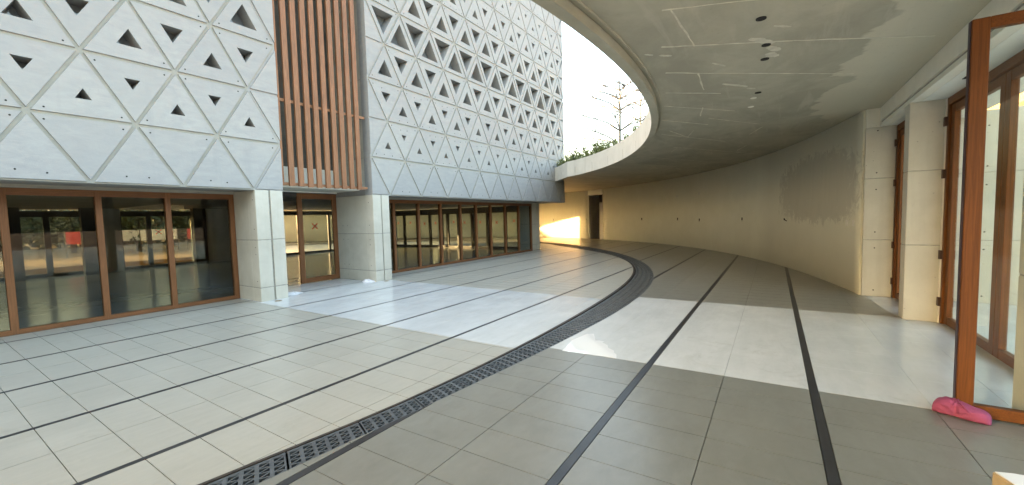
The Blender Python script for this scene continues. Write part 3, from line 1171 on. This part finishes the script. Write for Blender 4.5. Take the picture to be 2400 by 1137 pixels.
wall_prism('storeroom_back', -10.5, 1.7, 3.4, 3.5, 1.6, 1.7, 'room')
wall_prism('storeroom_floor', -10.5, -0.05, 3.0, 0.09, 0.0, 1.6, 'int_floor')
wall_prism('storeroom_ceiling', -10.5, 3.3, 3.4, 0.1, 0.28, 1.7, 'room')
wall_prism('storeroom_side', -13.4, 1.7, 0.1, 3.5, 0.28, 1.7, 'room')
wall_prism('storeroom_side', -7.6, 1.7, 0.1, 3.5, 0.28, 1.7, 'room')
wall_prism('door_leaf', -11.3, 1.25, 0.95, 2.5, 0.50, 0.55, 'grey_door')
wall_prism('transom', -11.4, 2.80, 0.92, 0.50, 0.45, 0.5, 'dark')
wall_prism('door_jamb', D1 - 0.12, 1.52, 0.07, 3.03, -0.012, 0.26, 'grey_door')
wall_prism('door_jamb', D0 + 0.12, 1.52, 0.07, 3.03, -0.012, 0.26, 'grey_door')
for d, z, s in ((0.96, 1.39, .1), (-23.47, 1.36, .1), (-33.61, 1.35, .095), (-39.72, 1.31, .09), (-51.43, 1.36, .085)):
    wall_prism('outlet_hole', d, z, s, s * 1.1, -0.003, 0.02, 'dark')
    wall_prism('outlet_rim', d, z - 0.075, s * 1.3, 0.03, -0.004, 0.02, 'patch')
e, nn = wframe(-62.5)
c = wp(-62.5, 1.35)
mb = MB().tube([c + e * 0.06 - nn * 0.004 + Vector((0, 0, 0.02)), c - nn * 0.035 + Vector((0, 0, 0.025)), c - e * 0.05 - nn * 0.02 + Vector((0, 0, -0.01)), c - e * 0.10 - nn * 0.004 + Vector((0, 0, -0.03))], [0.012] * 4, 6)
mb.build('cable_end', 'dark', wall)
wall_prism('outlet_hole', -62.2, 1.37, 0.06, 0.06, -0.003, 0.02, 'dark')
for d, z in ((-8.0, 3.13), (-13.1, 3.15), (-7.95, 1.38), (-13.05, 1.36), (-33.48, 2.48), (-39.7, 2.49)):
    wall_prism('white_fitting', d, z, 0.085, 0.11, -0.03, 0.02, 'white_plastic')
for d in (-75.5, -76.6):
    wall_prism('switch_plate', d, 1.335, 0.085, 0.12, -0.012, 0.02, 'white_plastic')

# ------------------------------------------------------------------ ring canopy
can = empty('ring_canopy', (6.0, 0.3, 3.4))
tag(can, 'curved concrete canopy slab with a planted white edge', 'canopy')
cd = frange(-150, 70, 1.5)


def edge(d, off=0.0):
    r = hermite(T_ED, d) + off
    return CC[0] + r * math.cos(R(d)), CC[1] + r * math.sin(R(d))


def outer(d, off=0.25):
    r = (hermite(T_WA, d) if d > -78 else min((-2.7 - CC[1]) / math.sin(R(d)) if math.sin(R(d)) < -0.3 else 45, 45)) + off
    return CC[0] + r * math.cos(R(d)), CC[1] + r * math.sin(R(d))


mb = MB()
for a, c in zip(cd, cd[1:]):
    if a < -78 <= c:
        c2 = c
    i0, i1, o0, o1 = edge(a, 0.12), edge(c, 0.12), outer(a), outer(c)
    mb.poly([(*i0, ZS), (*i1, ZS), (*o1, ZS), (*o0, ZS)])
    mb.poly([(*i0, 3.88), (*o0, 3.88), (*o1, 3.88), (*i1, 3.88)])
    mb.poly([(*o0, ZS), (*o1, ZS), (*o1, 3.88), (*o0, 3.88)])
so = mb.build('soffit', 'soffit', can)
mb = MB()
for a, c in zip(cd, cd[1:]):
    q = [edge(a), edge(a, 0.12), edge(c, 0.12), edge(c)]
    zl = ZS - 0.10
    mb.poly([(*q[0], zl), (*q[3], zl), (*q[2], zl), (*q[1], zl)])
    mb.poly([(*q[1], zl), (*q[2], zl), (*q[2], ZS + 0.05), (*q[1], ZS + 0.05)])
mb.build('drip_lip', 'soffit', can, True)
mb = MB()
for a, c in zip(cd, cd[1:]):
    q = [edge(a, 0.1), edge(a, 0.13), edge(c, 0.13), edge(c, 0.1)]
    mb.prism([edge(a, 0.165), edge(a, 0.19), edge(c, 0.19), edge(c, 0.165)], ZS - 0.02, ZS + 0.01)
mb.build('drip_bead', 'soffit', can)
zt = {d: 3.83 + 0.11 * min(1, max(0, (d + 75) / 40)) for d in cd}
# fascia cast in lengths with fine joints
start = 0
k = 0
while k < len(cd) - 1:
    n = min(k + 5, len(cd) - 1)
    mb = MB()
    for a, c in zip(cd[k:n], cd[k + 1:n + 1]):
        e0, e1 = a, c
        if a == cd[k]:
            e0 = a + 0.03
        if c == cd[n]:
            e1 = c - 0.03
        za, zc = zt[a], zt[c]
        A, B, A2, B2 = edge(e0, 0.001), edge(e1, 0.001), edge(e0, 0.16), edge(e1, 0.16)
        mb.poly([(*A, ZS - 0.098), (*A, za), (*B, zc), (*B, ZS - 0.098)])
        mb.poly([(*A, za), (*A2, za), (*B2, zc), (*B, zc)])
        mb.poly([(*A2, za), (*A2, 3.7), (*B2, 3.7), (*B2, zc)])
    mb.build('fascia', 'fascia', can, True)
    k = n
# board seams on the soffit
SE = [((3.83, 0.85), (4.12, 0.16)), ((4.65, 1.04), (5.32, -0.15)), ((5.51, 1.18), (7.09, -0.87)), ((6.40, 1.37), (6.95, 0.69)), ((7.15, 1.56), (8.27, 0.61)),
      ((3.88, 0.78), (4.84, 0.74)), ((5.80, 0.84), (6.60, 0.88)), ((7.66, 1.04), (8.30, 1.16)), ((8.58, 1.06), (9.85, 0.27)), ((9.32, 1.92), (10.39, 1.72)),
      ((10.38, 1.73), (9.63, 1.48)), ((12.53, 2.54), (11.9, 2.25)), ((13.57, 0.92), (12.72, 0.64)), ((11.64, 2.28), (15.0, 0.34)), ((7.9, 2.0), (9.2, 1.15)),
      ((9.6, 2.15), (11.6, 1.05)), ((13.2, 3.3), (15.8, 1.9)), ((11.0, 0.5), (10.2, 0.22)), ((14.5, 4.2), (17.2, 2.7)), ((4.12, 0.16), (4.5, -0.75)), ((5.32, -0.15), (6.1, -1.4))]
for A, B in SE:
    L = math.dist(A, B)
    n = max(2, int(L / 0.12))
    mb = MB()
    prev = None
    for i in range(n + 1):
        t = i / n
        d = Vector((B[0] - A[0], B[1] - A[1])).normalized()
        nn2 = Vector((-d.y, d.x))
        j = random.uniform(-0.006, 0.006)
        ww = random.uniform(0.004, 0.013)
        P = Vector(A).lerp(Vector(B), t) + nn2 * j
        cur_ = (P - nn2 * ww, P + nn2 * ww)
        if prev:
            mb.prism([(prev[0].x, prev[0].y), (cur_[0].x, cur_[0].y), (cur_[1].x, cur_[1].y), (prev[1].x, prev[1].y)], ZS - 0.002, ZS + 0.002)
        prev = cur_
    mb.build('board_seam', 'seam', can)
# plaster repairs
for (x0, y0, x1, y1, ww) in ((4.98, 0.23, 5.26, 0.02, .05), (5.35, 0.07, 5.54, -0.03, .05), (5.56, 0.08, 5.73, -0.01, .06), (4.79, 0.02, 4.91, -0.12, .02), (5.5, 0.64, 5.71, 0.52, .02), (6.46, 0.62, 6.82, 0.34, .035), (4.74, 1.24, 4.82, 1.17, .02), (4.87, 1.11, 4.97, 1.0, .025), (6.9, 0.35, 7.0, 0.25, .02)):
    A, B = Vector((x0, y0)), Vector((x1, y1))
    d = (B - A).normalized()
    q = Vector((-d.y, d.x))
    n = 9
    up_, dn = [], []
    for i in range(n + 1):
        t = i / n
        s = ww * (math.sin(math.pi * (0.06 + 0.88 * t)) ** 0.5) * random.uniform(0.6, 1.15)
        s2 = ww * (math.sin(math.pi * (0.06 + 0.88 * t)) ** 0.5) * random.uniform(0.6, 1.15)
        P = A.lerp(B, t)
        up_.append((P + q * s2)[:])
        dn.append((P - q * s)[:])
    MB().prism(dn + up_[::-1], ZS - 0.0025, ZS + 0.001).build('plaster_patch', 'patch', can)
for (x, y, lit) in ((4.54, 0.12, 0), (5.27, 0.09, 0), (5.74, 0.11, 0), (7.26, 0.22, 0), (7.55, 0.29, 1), (8.14, 0.35, 1)):
    o = MB().disc((x, y, ZS - 0.002), 0.044, (0, 0, 1), 0.012, 20).build('downlight', 'white_plastic' if lit else 'dark', can)
MB().prism([edge(d, 0.17) for d in cd] + [edge(d, 1.6) for d in cd][::-1], 3.7, 3.84).build('planter_soil', 'soil', can)

# ------------------------------------------------------------------ glazed side bay on the right
side = empty('glazed_side_building', (7.9, -1.9, 0))
tag(side, 'concrete framed bay with brown glazed doors at the right', 'building')


def sput(nme, mb, mt, bev=0.0):
    o = mb.build(nme, mt, side)
    if bev:
        bevel(o, bev)
    return o


def joint_pier(x0, x1, y0, y1, z1, joints):
    lv = [0] + joints + [z1]
    mb, mj = MB(), MB()
    for a, c in zip(lv, lv[1:]):
        mb.box(x0, x1, y0, y1, a + (0.005 if a else 0), c - (0.005 if c < z1 else 0))
    for z in joints:
        mj.box(x0 + 0.005, x1 - 0.005, y0 + 0.005, y1 - 0.005, z - 0.0055, z + 0.0055)
    mb.build_each('pier', 'pier', side, 0.006)
    mj.build_each('pour_joint', 'joint', side)


joint_pier(9.74, 10.02, -1.80, -1.385, 3.06, [1.04, 2.15])
joint_pier(7.86, 8.10, -2.02, -1.58, 3.06, [1.075, 2.115])
joint_pier(4.40, 4.65, -2.02, -1.57, 3.06, [1.075, 2.115])
joint_pier(0.9, 1.15, -2.02, -1.57, 3.06, [1.075, 2.115])
joint_pier(9.74, 10.02, -6.5, -1.82, 3.15, [1.04, 2.15])
ph = MB()
for z in (3.0, 2.25, 1.95, 1.18, 0.89, 0.115):
    ph.disc((9.7395, -1.55, z), 0.012, (1, 0, 0), 0.002, 8)
    for y in (-2.9, -3.6, -4.3, -5.2):
        ph.disc((9.7395, y, min(z, 2.9)), 0.013, (1, 0, 0), 0.002, 8)
tag(sput('pier_tie_holes', ph, 'dark'), kind='stuff')
mb = MB().box(-6, 9.735, -1.70, -1.575, 3.16, ZS - 0.002)
sput('lintel_beam', mb, 'lintel', 0.004)
sput('lintel_groove', MB().box(-6, 9.735, -1.70, -1.60, 3.125, 3.159), 'joint')
sput('lintel_lip', MB().box(-6, 9.735, -1.70, -1.58, 3.062, 3.124), 'lintel', 0.004)
sput('lintel_end', MB().box(9.7365, 10.3, -1.84, -1.392, 3.0625, ZS - 0.002), 'lintel')
sput('recess_ceiling', MB().box(-6, 9.735, -2.7, -1.701, 3.064, ZS - 0.003), 'soffit_light')
for x, y in ((9.0, -1.82), (6.75, -1.82)):
    sput('ceiling_slot', MB().box(x - 0.05, x + 0.05, y - 0.025, y + 0.025, 3.058, 3.066), 'dark')


def leaf(x0, x1, y, z1, st=0.10):
    """closed leaf between x0 and x1"""
    for a, c in ((x0, x0 + st), (x1 - st, x1)):
        sput('stile', MB().box(a, c, y - 0.03, y + 0.03, 0.012, z1), 'door', 0.004)
    sput('rail', MB().box(x0 + st, x1 - st, y - 0.028, y + 0.028, 0.012, 0.115), 'door_h', 0.003)
    sput('rail', MB().box(x0 + st, x1 - st, y - 0.028, y + 0.028, z1 - 0.10, z1), 'door_h', 0.003)
    sput('pane', MB().box(x0 + st, x1 - st, y - 0.005, y + 0.005, 0.115, z1 - 0.10), 'pane_clear')


def frame(x0, x1, y):
    sput('door_frame', MB().box(x0, x0 + 0.06, y - 0.055, y + 0.055, 0, 3.06), 'door', 0.004)
    sput('door_frame', MB().box(x1 - 0.06, x1, y - 0.055, y + 0.055, 0, 3.06), 'door', 0.004)
    sput('door_frame', MB().box(x0 + 0.06, x1 - 0.06, y - 0.055, y + 0.055, 2.96, 3.06), 'door_h', 0.004)


frame(8.10, 9.735, -1.86)
leaf(8.17, 8.91, -1.86, 2.95)
leaf(8.92, 9.665, -1.86, 2.95)
frame(4.65, 7.835, -2.0)
leaf(6.285, 7.77, -2.0, 2.95, 0.11)
leaf(5.40, 6.275, -2.0, 2.95, 0.11)
sput('frame_packing', MB().box(7.836, 7.858, -2.04, -1.93, 0.0, 3.06), 'white_plastic')
for z in (2.75, 2.05, 0.95, 0.3):
    sput('hinge', MB().box(7.795, 7.85, -1.945, -1.915, z - 0.06, z + 0.06), 'hinge')
    sput('hinge', MB().box(9.69, 9.732, -1.80, -1.775, z - 0.06, z + 0.06), 'hinge')
# the leaf standing open, square to the front
od = empty('open_door', (4.40, -1.98, 0))
od.parent = side
od.matrix_parent_inverse = Matrix.Translation(-side.location)
X0, X1 = 4.372, 4.437
for y0, y1 in ((-1.288, -1.195), (-2.03, -1.937)):
    bevel(dput('stile', MB().box(X0, X1, y0, y1, 0.012, 2.955), 'door', od), 0.004)
bevel(dput('rail', MB().box(X0 + 0.002, X1 - 0.002, -1.937, -1.288, 0.012, 0.098), 'door_h', od), 0.003)
bevel(dput('rail', MB().box(X0 + 0.002, X1 - 0.002, -1.937, -1.288, 2.875, 2.955), 'door_h', od), 0.003)
dput('edge_strip', MB().box(X0 + 0.012, X1 - 0.012, -1.1945, -1.190, 0.02, 2.95), 'door_edge', od)
dput('pane', MB().box(X0 + 0.026, X1 - 0.026, -1.937, -1.288, 0.098, 2.875), 'pane_clear', od)
ter = MB().box(-10, 30, -30, -2.0, -0.3, -0.002).build('terrace', 'marble')
tag(ter, 'pale paved terrace outside the glazed doors', 'terrace', kind='structure')
tri_fl = MB().prism([(7.95, -1.995), (9.73, -1.995), (9.73, -1.42), (8.06, -1.545), (7.95, -1.6)], -0.011, 0.0008)
tri_fl.build('threshold_slab', 'marble', walk)

# ------------------------------------------------------------------ loose things


def smooth_blob(name, pts_fn, nu, nv, mt, parent=None):
    mb = MB()
    for i in range(nu + 1):
        for j in range(nv):
            mb.v.append(pts_fn(i / nu, j / nv))
    for i in range(nu):
        for j in range(nv):
            a, c = i * nv + j, i * nv + (j + 1) % nv
            mb.f.append((a, c, c + nv, a + nv))
    mb.f.append(tuple(reversed(range(nv))))
    mb.f.append(tuple(nu * nv + j for j in range(nv)))
    return mb.build(name, mt, parent, True)


# pink tied cloth bundle leaning on the open door
P0, P1 = Vector((4.40, -1.075, 0)), Vector((4.285, -1.355, 0))
ax = (P1 - P0).normalized()
sx_ = Vector((-ax.y, ax.x, 0))
LEN = (P1 - P0).length


def bag(u, v):
    t = 2 * math.pi * v
    prof = max(0.02, (math.sin(math.pi * min(0.998, max(0.002, u))) ** 0.22))
    h_ = (0.125 - 0.022 * u + 0.012 * math.sin(7 * u)) * prof
    w_ = (0.070 + 0.006 * math.sin(9 * u + 1)) * prof
    c_, s_ = math.cos(t), math.sin(t)
    k = 0.72
    cx_ = math.copysign(abs(c_) ** k, c_) * w_
    cz_ = math.copysign(abs(s_) ** k, s_)
    z = h_ * 0.5 * (1 + cz_)
    fold = (0.0075 * math.sin(9 * v * 6.28 + 26 * abs(u - 0.42)) * math.exp(-((u - 0.42) / 0.34) ** 2) + 0.003 * math.sin(5 * v * 6.28 + 17 * u)) * (1 if cz_ > 0 else 0.25)
    pinch = 1 - 0.20 * math.exp(-((u - 0.42) / 0.06) ** 2)
    q = P0 + ax * (u * LEN) + sx_ * (cx_ * pinch + fold)
    return (q.x, q.y, max(0.0015, z * (1 - 0.05 * math.exp(-((u - 0.42) / 0.05) ** 2)) + fold * 0.8))


pk = empty('cloth_bundle', (4.34, -1.2, 0))
tag(pk, 'pink cloth bundle tied with a knot, lying against the open door', 'bundle')
bo = smooth_blob('bundle_body', bag, 72, 64, 'pink', pk)
kc = P0 + ax * (0.42 * LEN)
mb = MB()
for i in range(3):
    mb.tube([(kc.x + 0.02 * math.cos(i * 2.1), kc.y + 0.02 * math.sin(i * 2.1), 0.106), (kc.x + 0.012 * math.cos(i * 2.1 + .9), kc.y + 0.012 * math.sin(i * 2.1 + .9), 0.122), (kc.x - 0.015 * math.cos(i * 2.1), kc.y - 0.015 * math.sin(i * 2.1), 0.106)], [0.011, 0.013, 0.010], 8)
mb.build('knot', 'pink', pk, True)
mb = MB()
for s in (-1, 1):
    base = Vector((kc.x, kc.y, 0.112))
    e1 = base - sx_ * 0.0 + Vector((-0.05, 0.01 * s, -0.012)) + ax * 0.035 * s
    e2 = e1 + Vector((-0.022, 0, -0.03)) + ax * 0.02 * s
    mb.tube([base, e1, e2], [0.008, 0.011, 0.005], 7)
mb.build('tie_end', 'pink', pk, True)

# cardboard flap with paper in the near corner
bxo = empty('cardboard_box', (3.05, -1.35, 0))
tag(bxo, 'corner of a tan cardboard box with white paper on top, cut by the frame', 'box')
mb = MB().prism([(3.262, -1.043), (2.93, -1.17), (2.98, -1.58), (3.312, -1.45)], 0.0, 0.117)
bevel(mb.build('carton', 'card', bxo), 0.004)
mb = MB().prism([(3.258, -1.052), (2.97, -1.165), (3.0, -1.56), (3.32, -1.44), (3.285, -1.13)], 0.118, 0.123)
mb.build('paper_sheet', 'paper', bxo)


def rag(name, c, a, bb, h_, label, seed):
    rr = random.Random(seed)
    ph_ = [rr.uniform(0, 6.28) for _ in range(6)]
    mb = MB()
    n1, n2 = 9, 26
    for i in range(n1 + 1):
        for j in range(n2):
            t = 2 * math.pi * j / n2
            s = i / n1
            k = 1 + 0.14 * math.sin(3 * t + ph_[0]) + 0.09 * math.sin(5 * t + ph_[1])
            z = h_ * (1 - s ** 2.4) * (0.65 + 0.35 * math.sin(4 * t + 5 * s + ph_[2])) + 0.008 * math.sin(9 * t + ph_[3]) * s * (1 - s)
            mb.v.append((c[0] + a * s * k * math.cos(t), c[1] + bb * s * k * math.sin(t), max(0.002, z + 0.003)))
    for i in range(n1):
        for j in range(n2):
            p_, q_ = i * n2 + j, i * n2 + (j + 1) % n2
            mb.f.append((p_, q_, q_ + n2, p_ + n2))
    o = mb.build(name, 'cloth', None, True)
    return tag(o, label, 'cloth')


rag('white_cloth', (4.86, 9.12), 0.19, 0.17, 0.05, 'white rag crumpled on the floor beside the narrower left pier', 3)
rag('white_cloth', (6.80, 9.02), 0.13, 0.20, 0.075, 'white rag bundled at the foot of the pier right of the door', 5)
for x, y, l in ((4.29, 8.63, 'small oval brass floor cap in front of the left pier'), (7.13, 8.68, 'small oval brass floor cap in front of the right pier')):
    mb = MB().disc((x, y, 0.003), 0.07, (0, 0, 1), 0.006, 18)
    mb.disc((x, y, 0.008), 0.045, (0, 0, 1), 0.005, 18)
    o = mb.build('floor_cap', 'cap')
    tag(o, l, 'floor cap')


# ------------------------------------------------------------------ plants
def leaf_clump(n, rx, rz, size, seed, sticks=0, h0=0.0):
    rr = random.Random(seed)
    mb = MB()
    for _ in range(n):
        a, u = rr.uniform(0, 6.28), rr.random() ** 0.6
        z = h0 + rz * rr.random()
        rad = rx * u * (0.5 + 0.6 * math.sin(math.pi * min(1, max(0, (z - h0) / rz))))
        c = Vector((rad * math.cos(a), rad * math.sin(a), z))
        d = Vector((rr.gauss(0, 1), rr.gauss(0, 1), rr.gauss(0.6, 0.8))).normalized()
        s = d.orthogonal().normalized()
        L = size * rr.uniform(0.6, 1.3)
        mb.poly([c - s * L * 0.22, c + d * L * 0.5 + s * L * 0.0 - s * L * 0.3, c + d * L, c + d * L * 0.5 + s * L * 0.3, c + s * L * 0.22][1:4] + [c])
    return mb


SHRUB = []
for s in range(5):
    rr = random.Random(40 + s)
    mb = MB()
    for k in range(rr.randint(7, 11)):
        a = rr.uniform(0, 6.28)
        base = Vector((0.12 * math.cos(a), 0.12 * math.sin(a), 0))
        tip = base + Vector((0.16 * math.cos(a) * rr.uniform(.3, 1.2), 0.16 * math.sin(a) * rr.uniform(.3, 1.2), rr.uniform(0.22, 0.50)))
        for i in range(16):
            t = rr.uniform(0.15, 1)
            c = base.lerp(tip, t)
            d = Vector((rr.gauss(0, 1), rr.gauss(0, 1), rr.gauss(0.9, 0.5))).normalized()
            sd_ = d.orthogonal().normalized()
            L = rr.uniform(0.06, 0.11)
            mb.poly([c, c + d * L * 0.5 - sd_ * L * 0.24, c + d * L, c + d * L * 0.5 + sd_ * L * 0.24])
    SHRUB.append(mb.mesh('shrub', 'leaf'))
d = -72.0
while d < 10:
    dens = 1.0 if d > -54 else 0.6
    if random.random() < dens:
        x, y = edge(d, random.uniform(0.30, 0.5))
        o = link('shrub', random.choice(SHRUB), None, (x, y, 3.80))
        s = random.uniform(0.75, 1.25) * (1.15 if d > -48 else 0.75)
        o.scale = (s, s, s * random.uniform(0.85, 1.15))
        o.rotation_euler = (0, 0, random.uniform(0, 6.28))
        tag(o, 'low olive green shrub in the planter on the canopy edge', 'shrub', 'low shrubs along the canopy edge')
    d += random.uniform(0.65, 1.2)


def tiered_tree(name, base, height, tiers, trunk_r, label, seed, spread):
    rr = random.Random(seed)
    root = empty(name, base)
    tag(root, label, 'tree')
    bx_, by_, bz_ = base
    tk = MB()
    pts = [(0, 0, 0), (0.04, 0.02, height * 0.3), (-0.02, 0.03, height * 0.6), (0.02, 0, height * 0.85), (0, 0, height)]
    tk.tube(pts, [trunk_r, trunk_r * 0.8, trunk_r * 0.6, trunk_r * 0.42, trunk_r * 0.25], 8)
    o = tk.build('trunk', 'twig')
    o.parent = root
    cr = MB()
    for (zf, ln, nbr) in tiers:
        off = rr.uniform(0, 6.28)
        for k in range(nbr):
            a = off + k * 6.283 / nbr + rr.uniform(-.3, .3)
            z0 = zf * height
            L = ln * spread * rr.uniform(0.75, 1.1)
            dv = Vector((math.cos(a), math.sin(a), 0))
            p0 = Vector((0, 0, z0))
            p1 = p0 + dv * L * 0.35 + Vector((0, 0, L * 0.20))
            p2 = p0 + dv * L * 0.7 + Vector((0, 0, L * 0.30))
            p3 = p0 + dv * L + Vector((0, 0, L * 0.36))
            cr.tube([p0, p1, p2, p3], [trunk_r * .34, trunk_r * .26, trunk_r * .20, trunk_r * .12], 5)
            for j in range(7):
                t = rr.uniform(0.3, 1)
                c = p1.lerp(p3, t)
                b2 = a + rr.choice((-1, 1)) * rr.uniform(0.4, 1.1)
                l2 = L * rr.uniform(0.12, 0.34)
                q1 = c + Vector((math.cos(b2), math.sin(b2), rr.uniform(0.05, 0.5))) * l2
                cr.tube([c, q1], [trunk_r * .14, trunk_r * .09], 4)
                for m_ in range(2):
                    b3 = b2 + rr.uniform(-.9, .9)
                    q2 = q1 + Vector((math.cos(b3), math.sin(b3), rr.uniform(0.1, 0.8))) * l2 * 0.6
                    cr.tube([c.lerp(q1, rr.uniform(.5, 1)), q2], [trunk_r * .09, trunk_r * .07], 3)
    o = cr.build('crown', 'twig')
    o.parent = root
    return root


tiered_tree('bare_tree', (28.7, 9.25, -0.42), 11.0, [(0.52, 1.0, 4), (0.63, 1.0, 5), (0.73, 1.05, 5), (0.86, 0.85, 5), (0.93, 0.7, 5), (0.985, 0.45, 4)], 0.15, 'tall bare tree with tiered thin branches rising behind the planter', 11, 2.5)
tiered_tree('bare_tree', (32.0, 8.7, -0.42), 11.8, [(0.6, 0.9, 4), (0.78, 1.0, 5), (0.88, 0.9, 5), (0.97, 0.6, 4)], 0.11, 'thinner bare tree at the canopy edge, right of the taller one', 12, 2.4)

CROWN = []
for s in range(3):
    rr = random.Random(70 + s)
    mb = MB()
    cl = [(Vector((rr.gauss(0, 1.1), rr.gauss(0, 1.1), rr.uniform(0.95, 4.2))), rr.uniform(0.6, 1.1)) for _ in range(24)]
    for c, rd in cl:
        for _ in range(90):
            v = Vector((rr.gauss(0, 1), rr.gauss(0, 1), rr.gauss(0, 0.8))).normalized() * rd * rr.random() ** 0.4
            p = c + v
            dd_ = Vector((rr.gauss(0, 1), rr.gauss(0, 1), rr.gauss(0, 1))).normalized()
            ss = dd_.orthogonal().normalized()
            L = rr.uniform(0.18, 0.32)
            mb.poly([p, p + dd_ * L * 0.5 - ss * L * 0.3, p + dd_ * L, p + dd_ * L * 0.5 + ss * L * 0.3])
    tk = MB()
    tk.tube([(0, 0, 0), (0.06, 0, 1.0), (0.0, 0.05, 2.2), (0.1, 0, 3.4)], [0.16, 0.12, 0.09, 0.04], 7)
    for c, rd in cl[:8]:
        tk.tube([(0.03, 0, 1.3), tuple(c * 0.6 + Vector((0, 0, 0.5))), tuple(c)], [0.06, 0.04, 0.015], 5)
    CROWN.append((mb.mesh('crown', 'tree_leaf'), tk.mesh('trunk', 'bark')))
GT = [(3.0, 37, 'nearest of the leafy trees seen through the left windows'), (6.5, 39, None), (9.2, 36.5, None), (12.5, 41, None), (5.0, 47, None), (10.5, 49, None), (15.5, 47, None), (0.5, 44, None), (18.0, 55, None), (8.0, 57, None), (13.5, 56, None), (2.0, 56, None), (-4.0, 50, None), (21, 62, None)] + [(-13.5 + 2.0 * k, 31 + 0.8 * (k % 2), None) for k in range(7)]  # the closing row is added out of view to shade the rear glass
for k, (x, y, l) in enumerate(GT):
    root = empty('garden_tree', (x, y, -0.012))
    cr, tk = CROWN[k % 3]
    s = (0.95 if y < 45 and x > 0 else 1.25) * random.uniform(0.92, 1.08)
    for nme, me in (('crown', cr), ('trunk', tk)):
        o = bpy.data.objects.new(nme, me)
        COL.objects.link(o)
        o.parent = root
    root.scale = (s * 1.1, s * 1.1, s)
    root.rotation_euler = (0, 0, random.uniform(0, 6.28))
    tag(root, 'dark leafy garden tree beyond the ground floor, the leftmost row added unseen for shade', 'tree', 'garden trees beyond the glazed ground floor')

hg = MB()
rr = random.Random(9)
for _ in range(9000):
    p = Vector((rr.uniform(-12, 44), rr.uniform(51, 53.5), rr.uniform(0, 4.4) + rr.gauss(0, 0.3)))
    dd_ = Vector((rr.gauss(0, 1), rr.gauss(0, 1), rr.gauss(0, 1))).normalized()
    ss = dd_.orthogonal().normalized()
    L = rr.uniform(0.5, 0.9)
    hg.poly([p, p + dd_ * L * 0.5 - ss * L * 0.3, p + dd_ * L, p + dd_ * L * 0.5 + ss * L * 0.3])
tag(hg.build('tree_belt', 'tree_leaf'), 'dark belt of foliage closing the far side of the garden', 'foliage', kind='stuff')

# banners on the far side of the garden
for x, y, wd, mt, l in ((5.6, 33.0, 0.7, 'red', 'small red banner on posts seen through the left window'), (9.6, 34, 1.9, 'white', 'wide white banner on posts seen beside the red ones'), (11.7, 33.5, 1.5, 'red', 'wide red banner on posts seen through the window near the pier'), (8.3, 35, 1.2, 'white', 'short white banner on posts behind the trees')):
    root = empty('garden_banner', (x, y, -0.012))
    for nme, mb_, mm in (('post', MB().box(-wd / 2 - 0.04, -wd / 2, -0.02, 0.02, 0, 1.5), 'frame_dark'), ('post', MB().box(wd / 2, wd / 2 + 0.04, -0.02, 0.02, 0, 1.5), 'frame_dark'), ('banner_cloth', MB().box(-wd / 2, wd / 2, -0.006, 0.006, 0.75, 1.45), mt)):
        o = bpy.data.objects.new(nme, mb_.mesh(nme, mm))
        COL.objects.link(o)
        o.parent = root
    tag(root, l, 'banner')

# neighbouring building seen through the glazed doors
nb_ = empty('neighbouring_building', (34, -16, 0))
tag(nb_, 'distant building with a yellow louvred parapet and orange wall', 'building')


def nput(nme, mb, mt):
    return mb.build(nme, mt, nb_)


nput('wall', MB().box(30, 44, -40, -12.5, -0.3, 6.4), 'greywall')
nput('orange_wall', MB().box(28.6, 29.99, -40, -13.6, -0.3, 5.4), 'orange')
nput('eave', MB().box(27.2, 44, -40, -10.8, 6.4, 7.0), 'brown')
for k in range(60):
    y = -40 + k * 0.49
    nput('louvre', MB().box(27.4, 27.6, y, y + 0.3, 7.0, 8.0), 'yellow')
nput('parapet', MB().box(27.61, 44, -40, -11.0, 7.0, 8.1), 'yellow')
